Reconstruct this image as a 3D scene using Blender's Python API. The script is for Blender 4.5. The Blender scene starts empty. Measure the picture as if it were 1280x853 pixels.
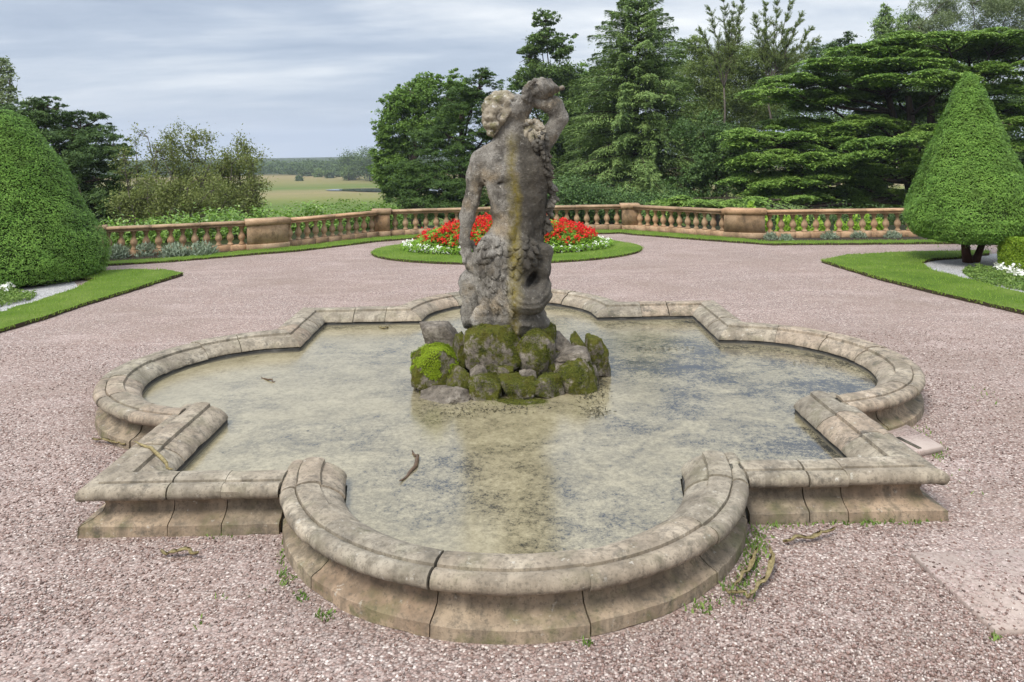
import bpy, bmesh, math, random
import numpy as np
from mathutils import Vector, Matrix, noise as mnoise
R = math.radians
random.seed(7)
rng = np.random.default_rng(7)
scene = bpy.context.scene
COL = scene.collection

# ------------------------------------------------------------------ camera
F_PX = 975.03                      # a view camera: level back, the frame shifted down
PY0 = 180.68
CAM = np.array([-0.0391, -8.52311, 2.7])
CR = np.array([0.99983056, -0.01035833, -0.01521705])
CU = np.array([0.01521705, 0.0, 0.99988422])
CF = np.array([0.01035953, 0.99994634, 0.0])
CU = np.cross(CR, CF)


def at(px, py, Y):
    """the place seen at a pixel of the 1280x853 photograph, at world depth Y"""
    d = CF + CR * (px - 640) / F_PX - CU * (py - PY0) / F_PX
    return CAM + d * ((Y - CAM[1]) / d[1])


def gp(px, py, z=0.0):
    d = CF + CR * (px - 640) / F_PX - CU * (py - PY0) / F_PX
    return CAM + d * ((z - CAM[2]) / d[2])


def mpp(Y):
    """metres per photograph pixel at depth Y"""
    return (Y - CAM[1]) * 1.0 / F_PX


cam_d = bpy.data.cameras.new('camera')
cam = bpy.data.objects.new('camera', cam_d)
COL.objects.link(cam)
m = Matrix.Identity(4)
for i in range(3):
    m[i][0], m[i][1], m[i][2], m[i][3] = CR[i], CU[i], -CF[i], CAM[i]
cam.matrix_world = m
cam_d.sensor_width = 36
cam_d.lens = F_PX / 1280 * 36
cam_d.shift_y = -(426.5 - PY0) / 1280
cam_d.clip_end = 6000
cam_d.clip_start = 0.05
scene.camera = cam

# ------------------------------------------------------------------ mesh helpers


def tag(o, label=None, cat=None, group=None, kind=None):
    if label: o['label'] = label
    if cat: o['category'] = cat
    if group: o['group'] = group
    if kind: o['kind'] = kind
    return o


def thing(name, label, cat, loc=(0, 0, 0), group=None):
    o = bpy.data.objects.new(name, None)
    o.empty_display_size = 0.1
    COL.objects.link(o)
    o.location = tuple(float(v) for v in loc)
    return tag(o, label, cat, group)


def mk(name, V, F, mat, parent=None, smooth=False, origin=None):
    """V (n,3) world coordinates, F a list of int arrays (each (m,k))"""
    V = np.asarray(V, dtype=np.float64)
    if origin is None:
        origin = np.array(parent['_w']) if parent is not None and '_w' in parent else (
            np.array(parent.location) if parent is not None else np.zeros(3))
    V = V - origin
    if not isinstance(F, list): F = [F]
    F = [np.asarray(f, dtype=np.int32) for f in F if len(f)]
    me = bpy.data.meshes.new(name)
    me.vertices.add(len(V))
    me.vertices.foreach_set('co', V.astype(np.float32).ravel())
    loops = np.concatenate([f.ravel() for f in F])
    tot = np.concatenate([np.full(len(f), f.shape[1], np.int32) for f in F])
    st = np.concatenate([[0], np.cumsum(tot)[:-1]]).astype(np.int32)
    me.loops.add(len(loops))
    me.loops.foreach_set('vertex_index', loops)
    me.polygons.add(len(tot))
    me.polygons.foreach_set('loop_start', st)
    me.polygons.foreach_set('loop_total', tot)
    if smooth: me.polygons.foreach_set('use_smooth', np.ones(len(tot), bool))
    me.update(calc_edges=True)
    me.validate()
    if mat: me.materials.append(mat)
    o = bpy.data.objects.new(name, me)
    COL.objects.link(o)
    if parent is not None:
        o.parent = parent
    else:
        o.location = origin
    return o


class MB:
    """collects pieces of geometry"""

    def __init__(s):
        s.V = []; s.F = {}; s.n = 0

    def add(s, V, F):
        V = np.asarray(V, float)
        if not isinstance(F, list): F = [F]
        for f in F:
            f = np.asarray(f, np.int32)
            if len(f): s.F.setdefault(f.shape[1], []).append(f + s.n)
        s.V.append(V); s.n += len(V)

    def build(s, name, mat, parent=None, smooth=False, origin=None):
        return mk(name, np.concatenate(s.V), [np.concatenate(f) for f in s.F.values()], mat, parent, smooth, origin)

    def box(s, c, size, rz=0, taper=1.0):
        x, y, z = np.array(size) / 2
        V = np.array([[-x, -y, -z], [x, -y, -z], [x, y, -z], [-x, y, -z],
                      [-x * taper, -y * taper, z], [x * taper, -y * taper, z], [x * taper, y * taper, z], [-x * taper, y * taper, z]])
        ca, sa = math.cos(rz), math.sin(rz)
        V = V @ np.array([[ca, sa, 0], [-sa, ca, 0], [0, 0, 1]]) + np.array(c)
        s.add(V, np.array([[0, 3, 2, 1], [4, 5, 6, 7], [0, 1, 5, 4], [1, 2, 6, 5], [2, 3, 7, 6], [3, 0, 4, 7]]))

    def tube(s, P, r, seg=7):
        P = np.asarray(P, float); n = len(P)
        r = np.broadcast_to(np.asarray(r, float), (n,))
        T = np.gradient(P, axis=0)
        T /= np.linalg.norm(T, axis=1, keepdims=True) + 1e-9
        a = np.cross(T, np.array([0.31, 0.17, 0.93])); k = np.linalg.norm(a, axis=1) < 0.1
        a[k] = np.cross(T[k], np.array([1., 0, 0])); a /= np.linalg.norm(a, axis=1, keepdims=True)
        b = np.cross(T, a)
        th = np.linspace(0, 2 * np.pi, seg, endpoint=False)
        V = P[:, None] + r[:, None, None] * (a[:, None] * np.cos(th)[None, :, None] + b[:, None] * np.sin(th)[None, :, None])
        i, j = np.meshgrid(np.arange(n - 1), np.arange(seg), indexing='ij')
        j2 = (j + 1) % seg
        Q = np.stack([i * seg + j, i * seg + j2, (i + 1) * seg + j2, (i + 1) * seg + j], -1).reshape(-1, 4)
        s.add(V.reshape(-1, 3), [Q, np.array([np.arange(seg)[::-1]]), np.array([np.arange(seg) + (n - 1) * seg])])

    def lathe(s, prof, c, seg=14):
        prof = np.asarray(prof, float); n = len(prof)
        th = np.linspace(0, 2 * np.pi, seg, endpoint=False)
        V = np.stack([prof[:, 0, None] * np.cos(th), prof[:, 0, None] * np.sin(th), np.broadcast_to(prof[:, 1, None], (n, seg))], -1)
        i, j = np.meshgrid(np.arange(n - 1), np.arange(seg), indexing='ij'); j2 = (j + 1) % seg
        Q = np.stack([i * seg + j, i * seg + j2, (i + 1) * seg + j2, (i + 1) * seg + j], -1).reshape(-1, 4)
        s.add(V.reshape(-1, 3) + np.array(c), [Q, np.array([np.arange(seg)[::-1]]), np.array([np.arange(seg) + (n - 1) * seg])])

    def sweep(s, S, closed=False, caps=True):
        """S (frames, profile points, 3); the profile is a closed ring"""
        n, k, _ = S.shape
        i, j = np.meshgrid(np.arange(n if closed else n - 1), np.arange(k), indexing='ij')
        j2 = (j + 1) % k; i2 = (i + 1) % n
        Q = np.stack([i * k + j, i2 * k + j, i2 * k + j2, i * k + j2], -1).reshape(-1, 4)
        f = [Q]
        if caps and not closed: f += [np.array([np.arange(k)]), np.array([np.arange(k)[::-1] + (n - 1) * k])]
        s.add(S.reshape(-1, 3), f)


# vectorised value noise
def _h(i, j, k, seed):
    n = (i * 374761393 + j * 668265263 + k * 1274126177 + seed * 974634777) & 0xFFFFFFFF
    n = ((n ^ (n >> 13)) * 1274126177) & 0xFFFFFFFF
    n = n ^ (n >> 16)
    return (n & 0xFFFF) / 32767.5 - 1.0


def vnoise(P, seed=0):
    P = np.asarray(P, float); i = np.floor(P).astype(np.int64); f = P - i
    f = f * f * (3 - 2 * f); o = 0
    for a in (0, 1):
        wa = f[..., 0] if a else 1 - f[..., 0]
        for b in (0, 1):
            wb = f[..., 1] if b else 1 - f[..., 1]
            for c in (0, 1):
                wc = f[..., 2] if c else 1 - f[..., 2]
                o = o + wa * wb * wc * _h(i[..., 0] + a, i[..., 1] + b, i[..., 2] + c, seed)
    return o


def fbm(P, oct=3, seed=0):
    o = 0; a = 1.0
    P = np.asarray(P, float)
    for q in range(oct):
        o = o + a * vnoise(P, seed + q); P = P * 2.03 + 17.3; a *= 0.5
    return o


def unit(n):
    v = rng.normal(size=(n, 3)); return v / np.linalg.norm(v, axis=1, keepdims=True)


def nrm(v): return v / (np.linalg.norm(v, axis=-1, keepdims=True) + 1e-9)


def leaf_quads(C, N, L, W, T=None, fold=0.0):
    """diamond leaves at C facing N, length L, width W, along T"""
    n = len(C)
    if T is None: T = unit(n)
    N = nrm(N); T = nrm(T - N * np.sum(T * N, 1, keepdims=True)); B = np.cross(N, T)
    L = np.broadcast_to(np.asarray(L, float), (n,))[:, None]; W = np.broadcast_to(np.asarray(W, float), (n,))[:, None]
    V = np.stack([C - T * L / 2, C + B * W / 2 + N * fold * W - T * L * .08, C + T * L / 2, C - B * W / 2 + N * fold * W - T * L * .08], 1)
    return V.reshape(-1, 3), np.arange(n * 4).reshape(n, 4)


# ------------------------------------------------------------------ materials
class NT:
    def __init__(s, name):
        s.m = bpy.data.materials.new(name); s.m.use_nodes = True
        s.t = s.m.node_tree; s.t.nodes.clear()
        s.out = s.t.nodes.new('ShaderNodeOutputMaterial')
        s._c = None

    def n(s, typ, **kw):
        o = s.t.nodes.new('ShaderNode' + typ)
        for k, v in kw.items(): setattr(o, k, v)
        return o

    def l(s, a, b): s.t.links.new(a, b)

    def set(s, sock, v):
        if hasattr(v, 'is_linked'): s.l(v, sock)
        else: sock.default_value = v

    def co(s):
        if s._c is None: s._c = s.n('TexCoord').outputs['Object']
        return s._c

    def mapv(s, scale=(1, 1, 1), loc=(0, 0, 0), v=None):
        o = s.n('Mapping'); s.l(v or s.co(), o.inputs[0])
        o.inputs['Scale'].default_value = scale; o.inputs['Location'].default_value = loc
        return o.outputs[0]

    def noise(s, scale, detail=4, rough=.55, v=None, dist=0):
        o = s.n('TexNoise'); s.l(v or s.co(), o.inputs['Vector'])
        o.inputs['Scale'].default_value = scale; o.inputs['Detail'].default_value = detail
        o.inputs['Roughness'].default_value = rough; o.inputs['Distortion'].default_value = dist
        return o.outputs['Fac']

    def vor(s, scale, feature='F1', v=None, out='Distance', rnd=1):
        o = s.n('TexVoronoi', feature=feature); s.l(v or s.co(), o.inputs['Vector'])
        o.inputs['Scale'].default_value = scale; o.inputs['Randomness'].default_value = rnd
        return o.outputs[out]

    def ramp(s, f, stops, interp='LINEAR'):
        o = s.n('ValToRGB'); s.l(f, o.inputs[0]); o.color_ramp.interpolation = interp
        e = o.color_ramp.elements
        while len(e) < len(stops): e.new(0.5)
        for q, (p, c) in zip(e, stops):
            q.position = p
            if not isinstance(c, (tuple, list)): c = (c, c, c)
            q.color = (*c[:3], 1)
        return o.outputs[0]

    def mix(s, f, a, b, mode='MIX'):
        o = s.n('Mix', data_type='RGBA', blend_type=mode)
        s.set(o.inputs[0], f)
        for k, v in ((6, a), (7, b)):
            if isinstance(v, (tuple, list)): v = (*v[:3], 1)
            s.set(o.inputs[k], v)
        return o.outputs[2]

    def math(s, op, a, b=0.5, clamp=False):
        o = s.n('Math', operation=op, use_clamp=clamp); s.set(o.inputs[0], a); s.set(o.inputs[1], b)
        return o.outputs[0]

    def sep(s, v=None):
        o = s.n('SeparateXYZ'); s.l(v or s.co(), o.inputs[0]); return o.outputs

    def bump(s, h, strength=.5, dist=.02, normal=None):
        o = s.n('Bump'); s.l(h, o.inputs['Height']); o.inputs['Strength'].default_value = strength
        o.inputs['Distance'].default_value = dist
        if normal: s.l(normal, o.inputs['Normal'])
        return o.outputs[0]

    def bsdf(s, col, rough=.8, spec=.3, normal=None, ior=None):
        o = s.n('BsdfPrincipled')
        if isinstance(col, (tuple, list)): col = (*col[:3], 1)
        s.set(o.inputs['Base Color'], col); s.set(o.inputs['Roughness'], rough)
        o.inputs['Specular IOR Level'].default_value = spec
        if ior: o.inputs['IOR'].default_value = ior
        if normal: s.l(normal, o.inputs['Normal'])
        s.l(o.outputs[0], s.out.inputs[0])
        return o

    def rnd(s): return s.n('ObjectInfo').outputs['Random']

    def island(s): return s.n('NewGeometry').outputs['Random Per Island']


def foliage(name, c1, c2, c3=None, trans=.3, rough=.65, clump=.35, spec=.12, gain=1.5, patch=None):
    """leaf material: every leaf (mesh island) has its own tone"""
    c1, c2, c3 = [tuple(v * gain for v in c) if c else None for c in (c1, c2, c3)]
    t = NT(name)
    stops = [(0, c1), (.6, c2), (1, c3 or c2)]
    col = t.ramp(t.island(), stops)
    nz = t.noise(clump, 2)
    col = t.mix(t.ramp(nz, [(.35, 0.0), (.65, .55)]), col, t.mix(.65, col, c3 or c2))
    if patch:
        col = t.mix(t.ramp(t.noise(2.6, 4, .65, v=t.mapv(loc=(3, 7, 1))), [(.50, 0.0), (.68, .6)]), col, patch)
    b = t.bsdf(col, rough, spec)
    tr = t.n('BsdfTranslucent'); t.l(t.mix(.5, col, (c2[0] * 1.6, c2[1] * 1.7, c2[2] * .8)), tr.inputs[0])
    mx = t.n('MixShader'); mx.inputs[0].default_value = trans
    t.l(b.outputs[0], mx.inputs[1]); t.l(tr.outputs[0], mx.inputs[2]); t.l(mx.outputs[0], t.out.inputs[0])
    return t.m


M = {}


def build_materials():
    # gravel of pink and grey chips
    t = NT('pink_gravel')
    wob = t.n('TexNoise'); t.l(t.co(), wob.inputs['Vector']); wob.inputs['Scale'].default_value = 55; wob.inputs['Detail'].default_value = 2
    wv = t.n('MixRGB') if False else t.n('VectorMath', operation='MULTIPLY_ADD'); t.l(wob.outputs['Color'], wv.inputs[0]); wv.inputs[1].default_value = (.016, .016, .016); t.l(t.co(), wv.inputs[2])
    gv = wv.outputs[0]
    v = t.vor(60, out='Color', v=gv); sx = t.sep(v)
    col = t.ramp(sx[0], [(0, (.07, .045, .037)), (.14, (.19, .113, .087)), (.36, (.30, .207, .175)), (.60, (.40, .305, .26)), (.76, (.28, .23, .205)), (.88, (.46, .375, .325)), (1, (.70, .61, .54))])
    d = t.vor(60, v=gv)
    big = t.noise(.55, 5, .6)
    col = t.mix(t.ramp(d, [(.38, 0.0), (.74, .8)]), col, (.07, .046, .038))
    col = t.mix(t.ramp(big, [(.35, 0.0), (.7, .42)]), col, t.mix(.5, col, (.31, .20, .15)))
    dirt = t.math('MULTIPLY', t.ramp(t.noise(.42, 6, .65, v=t.mapv(loc=(3.3, 8.8, 0))), [(.47, 0.0), (.66, .8)]), t.ramp(t.noise(9, 5, .7), [(.36, .3), (.6, 1.0)]))
    col = t.mix(dirt, col, t.ramp(t.noise(40, 4, .7), [(.35, (.10, .068, .05)), (.65, (.26, .185, .14))]))
    pale = t.ramp(t.noise(.8, 5, .6, v=t.mapv((1, 3, 1), (1, 2, 0))), [(.5, 0.0), (.72, .3)])
    col = t.mix(pale, col, (.47, .37, .33))
    fine = t.vor(150, out='Color')
    col = t.mix(.18, col, t.ramp(t.sep(fine)[0], [(0, (.08, .058, .048)), (1, (.62, .52, .46))]))
    nb = t.bump(t.math('ADD', t.math('MULTIPLY', d, -.55), t.math('MULTIPLY', sx[1], .9)), .7, .012)
    t.bsdf(col, .85, .2, nb); M['gravel'] = t.m
    t = NT('white_gravel')
    v = t.sep(t.vor(70, out='Color')); d = t.vor(70)
    col = t.ramp(v[0], [(0, (.17, .165, .16)), (.5, (.33, .32, .31)), (1, (.62, .61, .59))])
    col = t.mix(t.ramp(d, [(.35, 0.0), (.75, .6)]), col, (.16, .15, .14))
    t.bsdf(col, .8, .2, t.bump(d, -.8, .012)); M['white_gravel'] = t.m
    # fountain stone
    for nm, tint in (('coping_stone', (1, 1, 1)), ('base_stone', (.90, .80, .71))):
        t = NT(nm)
        a = t.noise(3.5, 6, .62); b = t.noise(38, 4, .7); c = t.noise(1.4, 5, .65, v=t.mapv(loc=(3.7, 9.1, 2)))
        col = t.ramp(a, [(.25, (.13, .112, .086)), (.42, (.24, .208, .163)), (.58, (.335, .296, .235)), (.78, (.43, .39, .32))])
        col = t.mix(.7, col, (*tint,), 'MULTIPLY')
        rn = t.rnd()
        col = t.mix(1, col, t.ramp(rn, [(0, (.80, .79, .76)), (.4, (1.02, .98, .92)), (.7, (1.08, .96, .88)), (1, (.92, .93, .88))]), 'MULTIPLY')
        ln = t.noise(9, 7, .72, v=t.mapv(loc=(1, 5, 7)))
        dk = t.math('MULTIPLY', t.ramp(ln, [(.50, 0.0), (.64, .9)]), t.ramp(c, [(.38, 0.0), (.58, .9)]))
        col = t.mix(dk, col, (.055, .052, .045))
        col = t.mix(t.ramp(b, [(.36, .6), (.48, 0.0)]), col, (.10, .083, .062))
        pale = t.ramp(t.noise(17, 5, .7, v=t.mapv(loc=(9, 2, 4))), [(.62, 0.0), (.70, .6)])
        col = t.mix(pale, col, (.52, .49, .42))
        run = t.math('MULTIPLY', t.ramp(t.noise(5, 5, .65, v=t.mapv((2.2, 2.2, .25), (6, 6, 6))), [(.46, 0.0), (.64, .7)]), t.ramp(a, [(.35, .3), (.6, 1.0)]))
        col = t.mix(run, col, (.10, .083, .06))
        z = t.sep()[2]
        green = t.math('MULTIPLY', t.ramp(t.noise(5, 4, .6, v=t.mapv(loc=(4, 4, 1))), [(.52, 0.0), (.68, .7)]), t.ramp(z, [(.0, 1.0), (.16, .25)]))
        col = t.mix(green, col, (.085, .095, .03))
        h = t.math('ADD', t.math('MULTIPLY', b, .5), t.math('ADD', a, t.math('MULTIPLY', ln, .6)))
        t.bsdf(col, .85, .2, t.bump(h, .55, .012)); M[nm] = t.m
    t = NT('mortar'); t.bsdf(t.ramp(t.noise(20, 4), [(.3, (.035, .03, .025)), (.7, (.11, .10, .075))]), .95, .1); M['mortar'] = t.m
    t = NT('wet_lining')
    a = t.noise(6, 6, .65); z = t.sep()[2]
    col = t.ramp(a, [(.3, (.020, .020, .019)), (.55, (.048, .046, .042)), (.72, (.12, .112, .098))])
    col = t.mix(t.ramp(t.math('ADD', z, t.math('MULTIPLY', a, .03)), [(.162, .85), (.184, 0.0)]), col, (.20, .175, .12))
    t.bsdf(col, .75, .12, t.bump(a, .4, .02)); M['lining'] = t.m
    # scummy water
    t = NT('scummy_water')
    big = t.noise(.62, 7, .62, v=t.mapv((1, 1.15, 1), (2.2, 5.3, 0)), dist=.5)
    mid = t.noise(2.3, 8, .68, v=t.mapv((1, 1.25, 1), (7, 1, 0)), dist=.5)
    fine = t.noise(70, 3, .8); fine2 = t.noise(24, 4, .75)
    sx = t.sep()
    lean = t.math('MULTIPLY', sx[0], -.03)
    cov = t.math('ADD', t.math('ADD', t.math('MULTIPLY', big, .85), t.math('MULTIPLY', mid, .40)), t.math('ADD', lean, t.math('MULTIPLY', t.math('ADD', fine, fine2), .52)))
    mask = t.ramp(t.math('MULTIPLY', cov, .6), [(.57, 0.0), (.635, .66), (.73, .97)])
    scol = t.ramp(t.math('ADD', t.math('MULTIPLY', fine2, .5), t.math('MULTIPLY', mid, .5)), [(.3, (.135, .112, .062)), (.5, (.25, .213, .128)), (.7, (.37, .322, .205))])
    wcol = t.ramp(mid, [(.3, (.022, .024, .024)), (.7, (.065, .06, .045))])
    col = t.mix(mask, wcol, scol)
    drk = t.math('MULTIPLY', t.ramp(t.noise(3.1, 9, .75, v=t.mapv((1, 2.6, 1), (3, 8, 0)), dist=1.6), [(.60, 0.0), (.66, .9)]), t.ramp(t.noise(.8, 3, .5, v=t.mapv(loc=(6, 1, 0))), [(.52, 0.0), (.62, 1.0)]))
    col = t.mix(drk, col, (.035, .03, .014))
    rough = t.ramp(mask, [(0, .03), (.5, .09), (1, .20)])
    t.bsdf(col, rough, .5, t.bump(t.math('ADD', t.math('MULTIPLY', mask, .5), t.math('MULTIPLY', fine, .3)), .08, .005), ior=1.75); M['water'] = t.m
    # statue stone
    t = NT('weathered_stone')
    sx = t.sep()
    a = t.noise(4, 7, .65); b = t.noise(26, 6, .75); c = t.noise(2.1, 5, .6, v=t.mapv(loc=(5, 2, 8))); g = t.noise(70, 3, .7)
    col = t.ramp(a, [(.28, (.09, .08, .066)), (.45, (.19, .172, .145)), (.62, (.30, .278, .24)), (.8, (.43, .405, .355))])
    ochre = t.ramp(t.noise(2.8, 5, .6, v=t.mapv(loc=(2, 6, 3))), [(.52, 0.0), (.68, .55)])
    col = t.mix(ochre, col, (.34, .25, .14))
    # dirty run-off side right of the spine
    xs = t.math('ADD', sx[0], t.math('MULTIPLY', t.math('SUBTRACT', c, .5), .35))
    side = t.math('MULTIPLY', t.ramp(xs, [(.07, 0.0), (.15, 1.0), (.40, 1.0), (.48, .3)]), t.ramp(t.math('MULTIPLY', sx[2], .3), [(.0, .3), (.25, .8), (.40, 1.0), (.74, 1.0), (.80, .15)]))
    # object z runs 0..3.3 m: scale it to 0..1
    col = t.mix(t.math('MULTIPLY', side, .95), col, t.ramp(b, [(.3, (.028, .025, .02)), (.58, (.075, .066, .052)), (.72, (.19, .17, .135))]))
    dk = t.ramp(t.noise(6, 7, .7, v=t.mapv((1, 1, .5), (8, 8, 8))), [(.50, 0.0), (.64, .85)])
    col = t.mix(dk, col, (.055, .048, .04))
    lich = t.ramp(t.noise(19, 6, .75, v=t.mapv(loc=(1, 9, 6))), [(.58, 0.0), (.66, .8)])
    lich = t.math('MULTIPLY', lich, t.math('SUBTRACT', 1.0, t.math('MULTIPLY', side, .75)))
    col = t.mix(lich, col, (.46, .43, .37))
    col = t.mix(t.ramp(g, [(.36, .6), (.5, 0.0)]), col, (.06, .05, .04))
    xm = t.math('ADD', sx[0], t.math('MULTIPLY', t.math('SUBTRACT', t.noise(1.6, 4, .6, v=t.mapv((2.5, .3, 2.4))), .5), .20))
    st = t.ramp(t.math('ABSOLUTE', t.math('SUBTRACT', xm, .055)), [(.0, .95), (.09, 0.0)])
    zz = t.math('MULTIPLY', sx[2], .3)
    st = t.math('MULTIPLY', st, t.ramp(zz, [(.08, .0), (.14, .85), (.62, 1.0), (.76, .6), (.80, 0.0)]))
    st = t.math('MULTIPLY', st, t.ramp(b, [(.33, .35), (.54, 1.0)]))
    col = t.mix(st, col, t.ramp(a, [(.35, (.10, .078, .008)), (.65, (.215, .165, .022))]))
    low = t.math('MULTIPLY', t.ramp(zz, [(.02, .8), (.17, 0.0)]), t.ramp(t.noise(5, 5, .65, v=t.mapv(loc=(3, 3, 3))), [(.45, 0.0), (.6, 1.0)]))
    col = t.mix(low, col, (.13, .115, .02))
    h = t.math('ADD', t.math('MULTIPLY', b, .7), t.math('ADD', a, t.math('MULTIPLY', g, .35)))
    t.bsdf(col, .9, .15, t.bump(h, .95, .03)); M['statue'] = t.m
    # the same stone, bleached by lichen (shoulder cloth, shell)
    t = NT('lichened_stone')
    a = t.noise(7, 6, .65); b = t.noise(24, 6, .75)
    col = t.ramp(a, [(.3, (.12, .10, .075)), (.5, (.27, .23, .17)), (.72, (.40, .35, .27))])
    col = t.mix(t.ramp(t.noise(5, 5, .6, v=t.mapv(loc=(4, 1, 2))), [(.5, 0.0), (.66, .8)]), col, (.11, .10, .035))
    col = t.mix(t.ramp(b, [(.56, 0.0), (.66, .85)]), col, (.55, .53, .48))
    col = t.mix(t.ramp(b, [(.34, .8), (.46, 0.0)]), col, (.05, .045, .035))
    t.bsdf(col, .9, .15, t.bump(t.math('ADD', a, b), .7, .025)); M['lichen'] = t.m
    # rocks: plain, mossy, bright moss
    for nm, amt, mc1, mc2 in (('grey_rock', .08, (.07, .075, .02), (.14, .13, .03)), ('mossy_rock', .56, (.028, .034, .007), (.088, .090, .015)), ('bright_moss_rock', .78, (.04, .055, .008), (.085, .13, .012))):
        t = NT(nm)
        a = t.noise(6, 7, .7); b = t.noise(30, 6, .75); rn = t.rnd()
        col = t.ramp(a, [(.3, (.05, .042, .034)), (.5, (.17, .145, .115)), (.7, (.33, .29, .235))])
        col = t.mix(t.ramp(b, [(.35, .6), (.48, 0.0)]), col, (.035, .03, .025))
        nz = t.sep(t.n('NewGeometry').outputs['Normal'])[2]
        v = t.n('Mapping'); t.l(t.co(), v.inputs[0]); cb = t.n('CombineXYZ'); t.l(t.math('MULTIPLY', rn, 50.0), cb.inputs[0]); t.l(cb.outputs[0], v.inputs['Location'])
        mo = t.math('ADD', t.noise(6.5, 6, .75, v=v.outputs[0]), t.math('ADD', t.math('MULTIPLY', nz, .10), amt - .5))
        mask = t.ramp(mo, [(.50, 0.0), (.60, 1.0)])
        mcol = t.ramp(t.noise(9, 5, .7, v=v.outputs[0]), [(.32, mc1), (.5, mc2), (.68, tuple(x * .75 for x in mc2[:1]) + (mc2[1] * .62, mc2[2] * .7))])
        mcol = t.mix(t.ramp(b, [(.35, .75), (.5, 0.0)]), mcol, (.018, .02, .005))
        col = t.mix(mask, col, mcol)
        h = t.math('ADD', t.math('MULTIPLY', b, .8), t.math('MULTIPLY', a, 1.2))
        t.bsdf(col, .95, .12, t.bump(h, .9, .03)); M[nm] = t.m
    # balustrade sandstone
    t = NT('orange_sandstone')
    a = t.noise(2.2, 6, .65); b = t.noise(22, 5, .7); rn = t.rnd()
    col = t.ramp(a, [(.28, (.165, .11, .065)), (.48, (.335, .228, .138)), (.62, (.43, .305, .195)), (.8, (.52, .40, .28))])
    col = t.mix(1, col, t.ramp(rn, [(0, (.78, .76, .74)), (.5, (1, 1, 1)), (1, (1.1, .98, .9))]), 'MULTIPLY')
    dk = t.ramp(t.noise(3.3, 7, .72, v=t.mapv((1, 1, .6), (5, 5, 5))), [(.54, 0.0), (.70, .8)])
    col = t.mix(dk, col, (.085, .062, .04))
    br = t.n('TexBrick'); t.l(t.mapv((1, 1, 1)), br.inputs[0])
    t.bsdf(t.mix(t.ramp(b, [(.35, .45), (.48, 0.0)]), col, (.13, .085, .05)), .9, .15, t.bump(t.math('ADD', a, b), .4, .015)); M['sandstone'] = t.m
    t = NT('sandstone_paving')
    a = t.noise(2.5, 6, .65); g = t.sep(t.vor(62, out='Color'))[0]
    col = t.ramp(a, [(.3, (.27, .21, .175)), (.6, (.38, .31, .265))])
    cov = t.math('MULTIPLY', t.ramp(t.noise(46, 5, .8), [(.46, 0.0), (.50, 1.0)]), t.ramp(t.noise(2.2, 4, .6, v=t.mapv(loc=(3, 1, 0))), [(.40, 0.0), (.60, .8)]))
    col = t.mix(cov, col, t.ramp(g, [(0, (.08, .05, .042)), (.5, (.33, .23, .20)), (1, (.48, .39, .35))]))
    t.bsdf(col, .9, .15, t.bump(t.math('ADD', a, t.math('MULTIPLY', cov, .6)), .5, .012)); M['paving'] = t.m
    t = NT('dark_soil'); a = t.noise(14, 6, .7)
    t.bsdf(t.ramp(a, [(.3, (.02, .016, .012)), (.6, (.06, .048, .036)), (.8, (.12, .10, .08))]), .95, .1, t.bump(a, .8, .05)); M['soil'] = t.m
    # lawn
    t = NT('lawn'); a = t.noise(1.1, 5, .6); b = t.noise(45, 4, .8)
    col = t.ramp(a, [(.3, (.075, .135, .016)), (.5, (.115, .185, .024)), (.7, (.165, .225, .045))])
    col = t.mix(t.ramp(b, [(.3, .7), (.55, 0.0)]), col, (.035, .07, .008))
    sx = t.sep(t.n('NewGeometry').outputs['Normal'])[2]
    col = t.mix(t.ramp(sx, [(.2, 1.0), (.5, 0.0)]), col, (.06, .045, .028))
    t.bsdf(col, .9, .1, t.bump(b, 1, .03)); M['lawn'] = t.m
    M['blade'] = foliage('grass_blade', (.06, .12, .012), (.115, .19, .022), (.19, .25, .05), .3, .6, .8)
    # park and fields
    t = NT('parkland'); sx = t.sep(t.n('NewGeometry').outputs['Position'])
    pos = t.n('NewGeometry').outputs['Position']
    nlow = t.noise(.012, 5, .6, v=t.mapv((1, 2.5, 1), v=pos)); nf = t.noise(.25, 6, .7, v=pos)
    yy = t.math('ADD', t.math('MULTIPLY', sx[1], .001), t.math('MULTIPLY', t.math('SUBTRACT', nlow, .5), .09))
    col = t.ramp(yy, [(.10, (.022, .026, .012)), (.15, (.045, .06, .018)), (.20, (.10, .145, .03)), (.262, (.085, .13, .022)), (.30, (.15, .165, .042)), (.345, (.24, .19, .095)), (.39, (.095, .135, .03)), (.45, (.18, .165, .06)), (.56, (.235, .18, .09)), (.62, (.03, .045, .015))])  # nearest stops: dark leaf litter, with the shade under the trees put into the colour
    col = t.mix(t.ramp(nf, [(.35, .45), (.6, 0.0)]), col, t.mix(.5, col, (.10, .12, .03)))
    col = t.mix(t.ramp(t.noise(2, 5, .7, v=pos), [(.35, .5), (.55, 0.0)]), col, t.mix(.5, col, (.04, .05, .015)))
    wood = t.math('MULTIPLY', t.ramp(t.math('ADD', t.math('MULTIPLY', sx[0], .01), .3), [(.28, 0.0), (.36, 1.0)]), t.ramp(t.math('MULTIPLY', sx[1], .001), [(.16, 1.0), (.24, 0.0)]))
    col = t.mix(wood, col, (.02, .022, .011))  # woodland litter, painted near black to include the cedar's shade
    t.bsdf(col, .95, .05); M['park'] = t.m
    t = NT('pond_water'); t.bsdf((.03, .035, .032), .06, .5, ior=1.33); M['pond'] = t.m
    t = NT('bark'); a = t.noise(6, 6, .7, v=t.mapv((1, 1, .25)))
    t.bsdf(t.ramp(a, [(.3, (.022, .016, .012)), (.6, (.075, .058, .043)), (.8, (.13, .105, .08))]), .95, .1, t.bump(a, .8, .05)); M['bark'] = t.m
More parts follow.
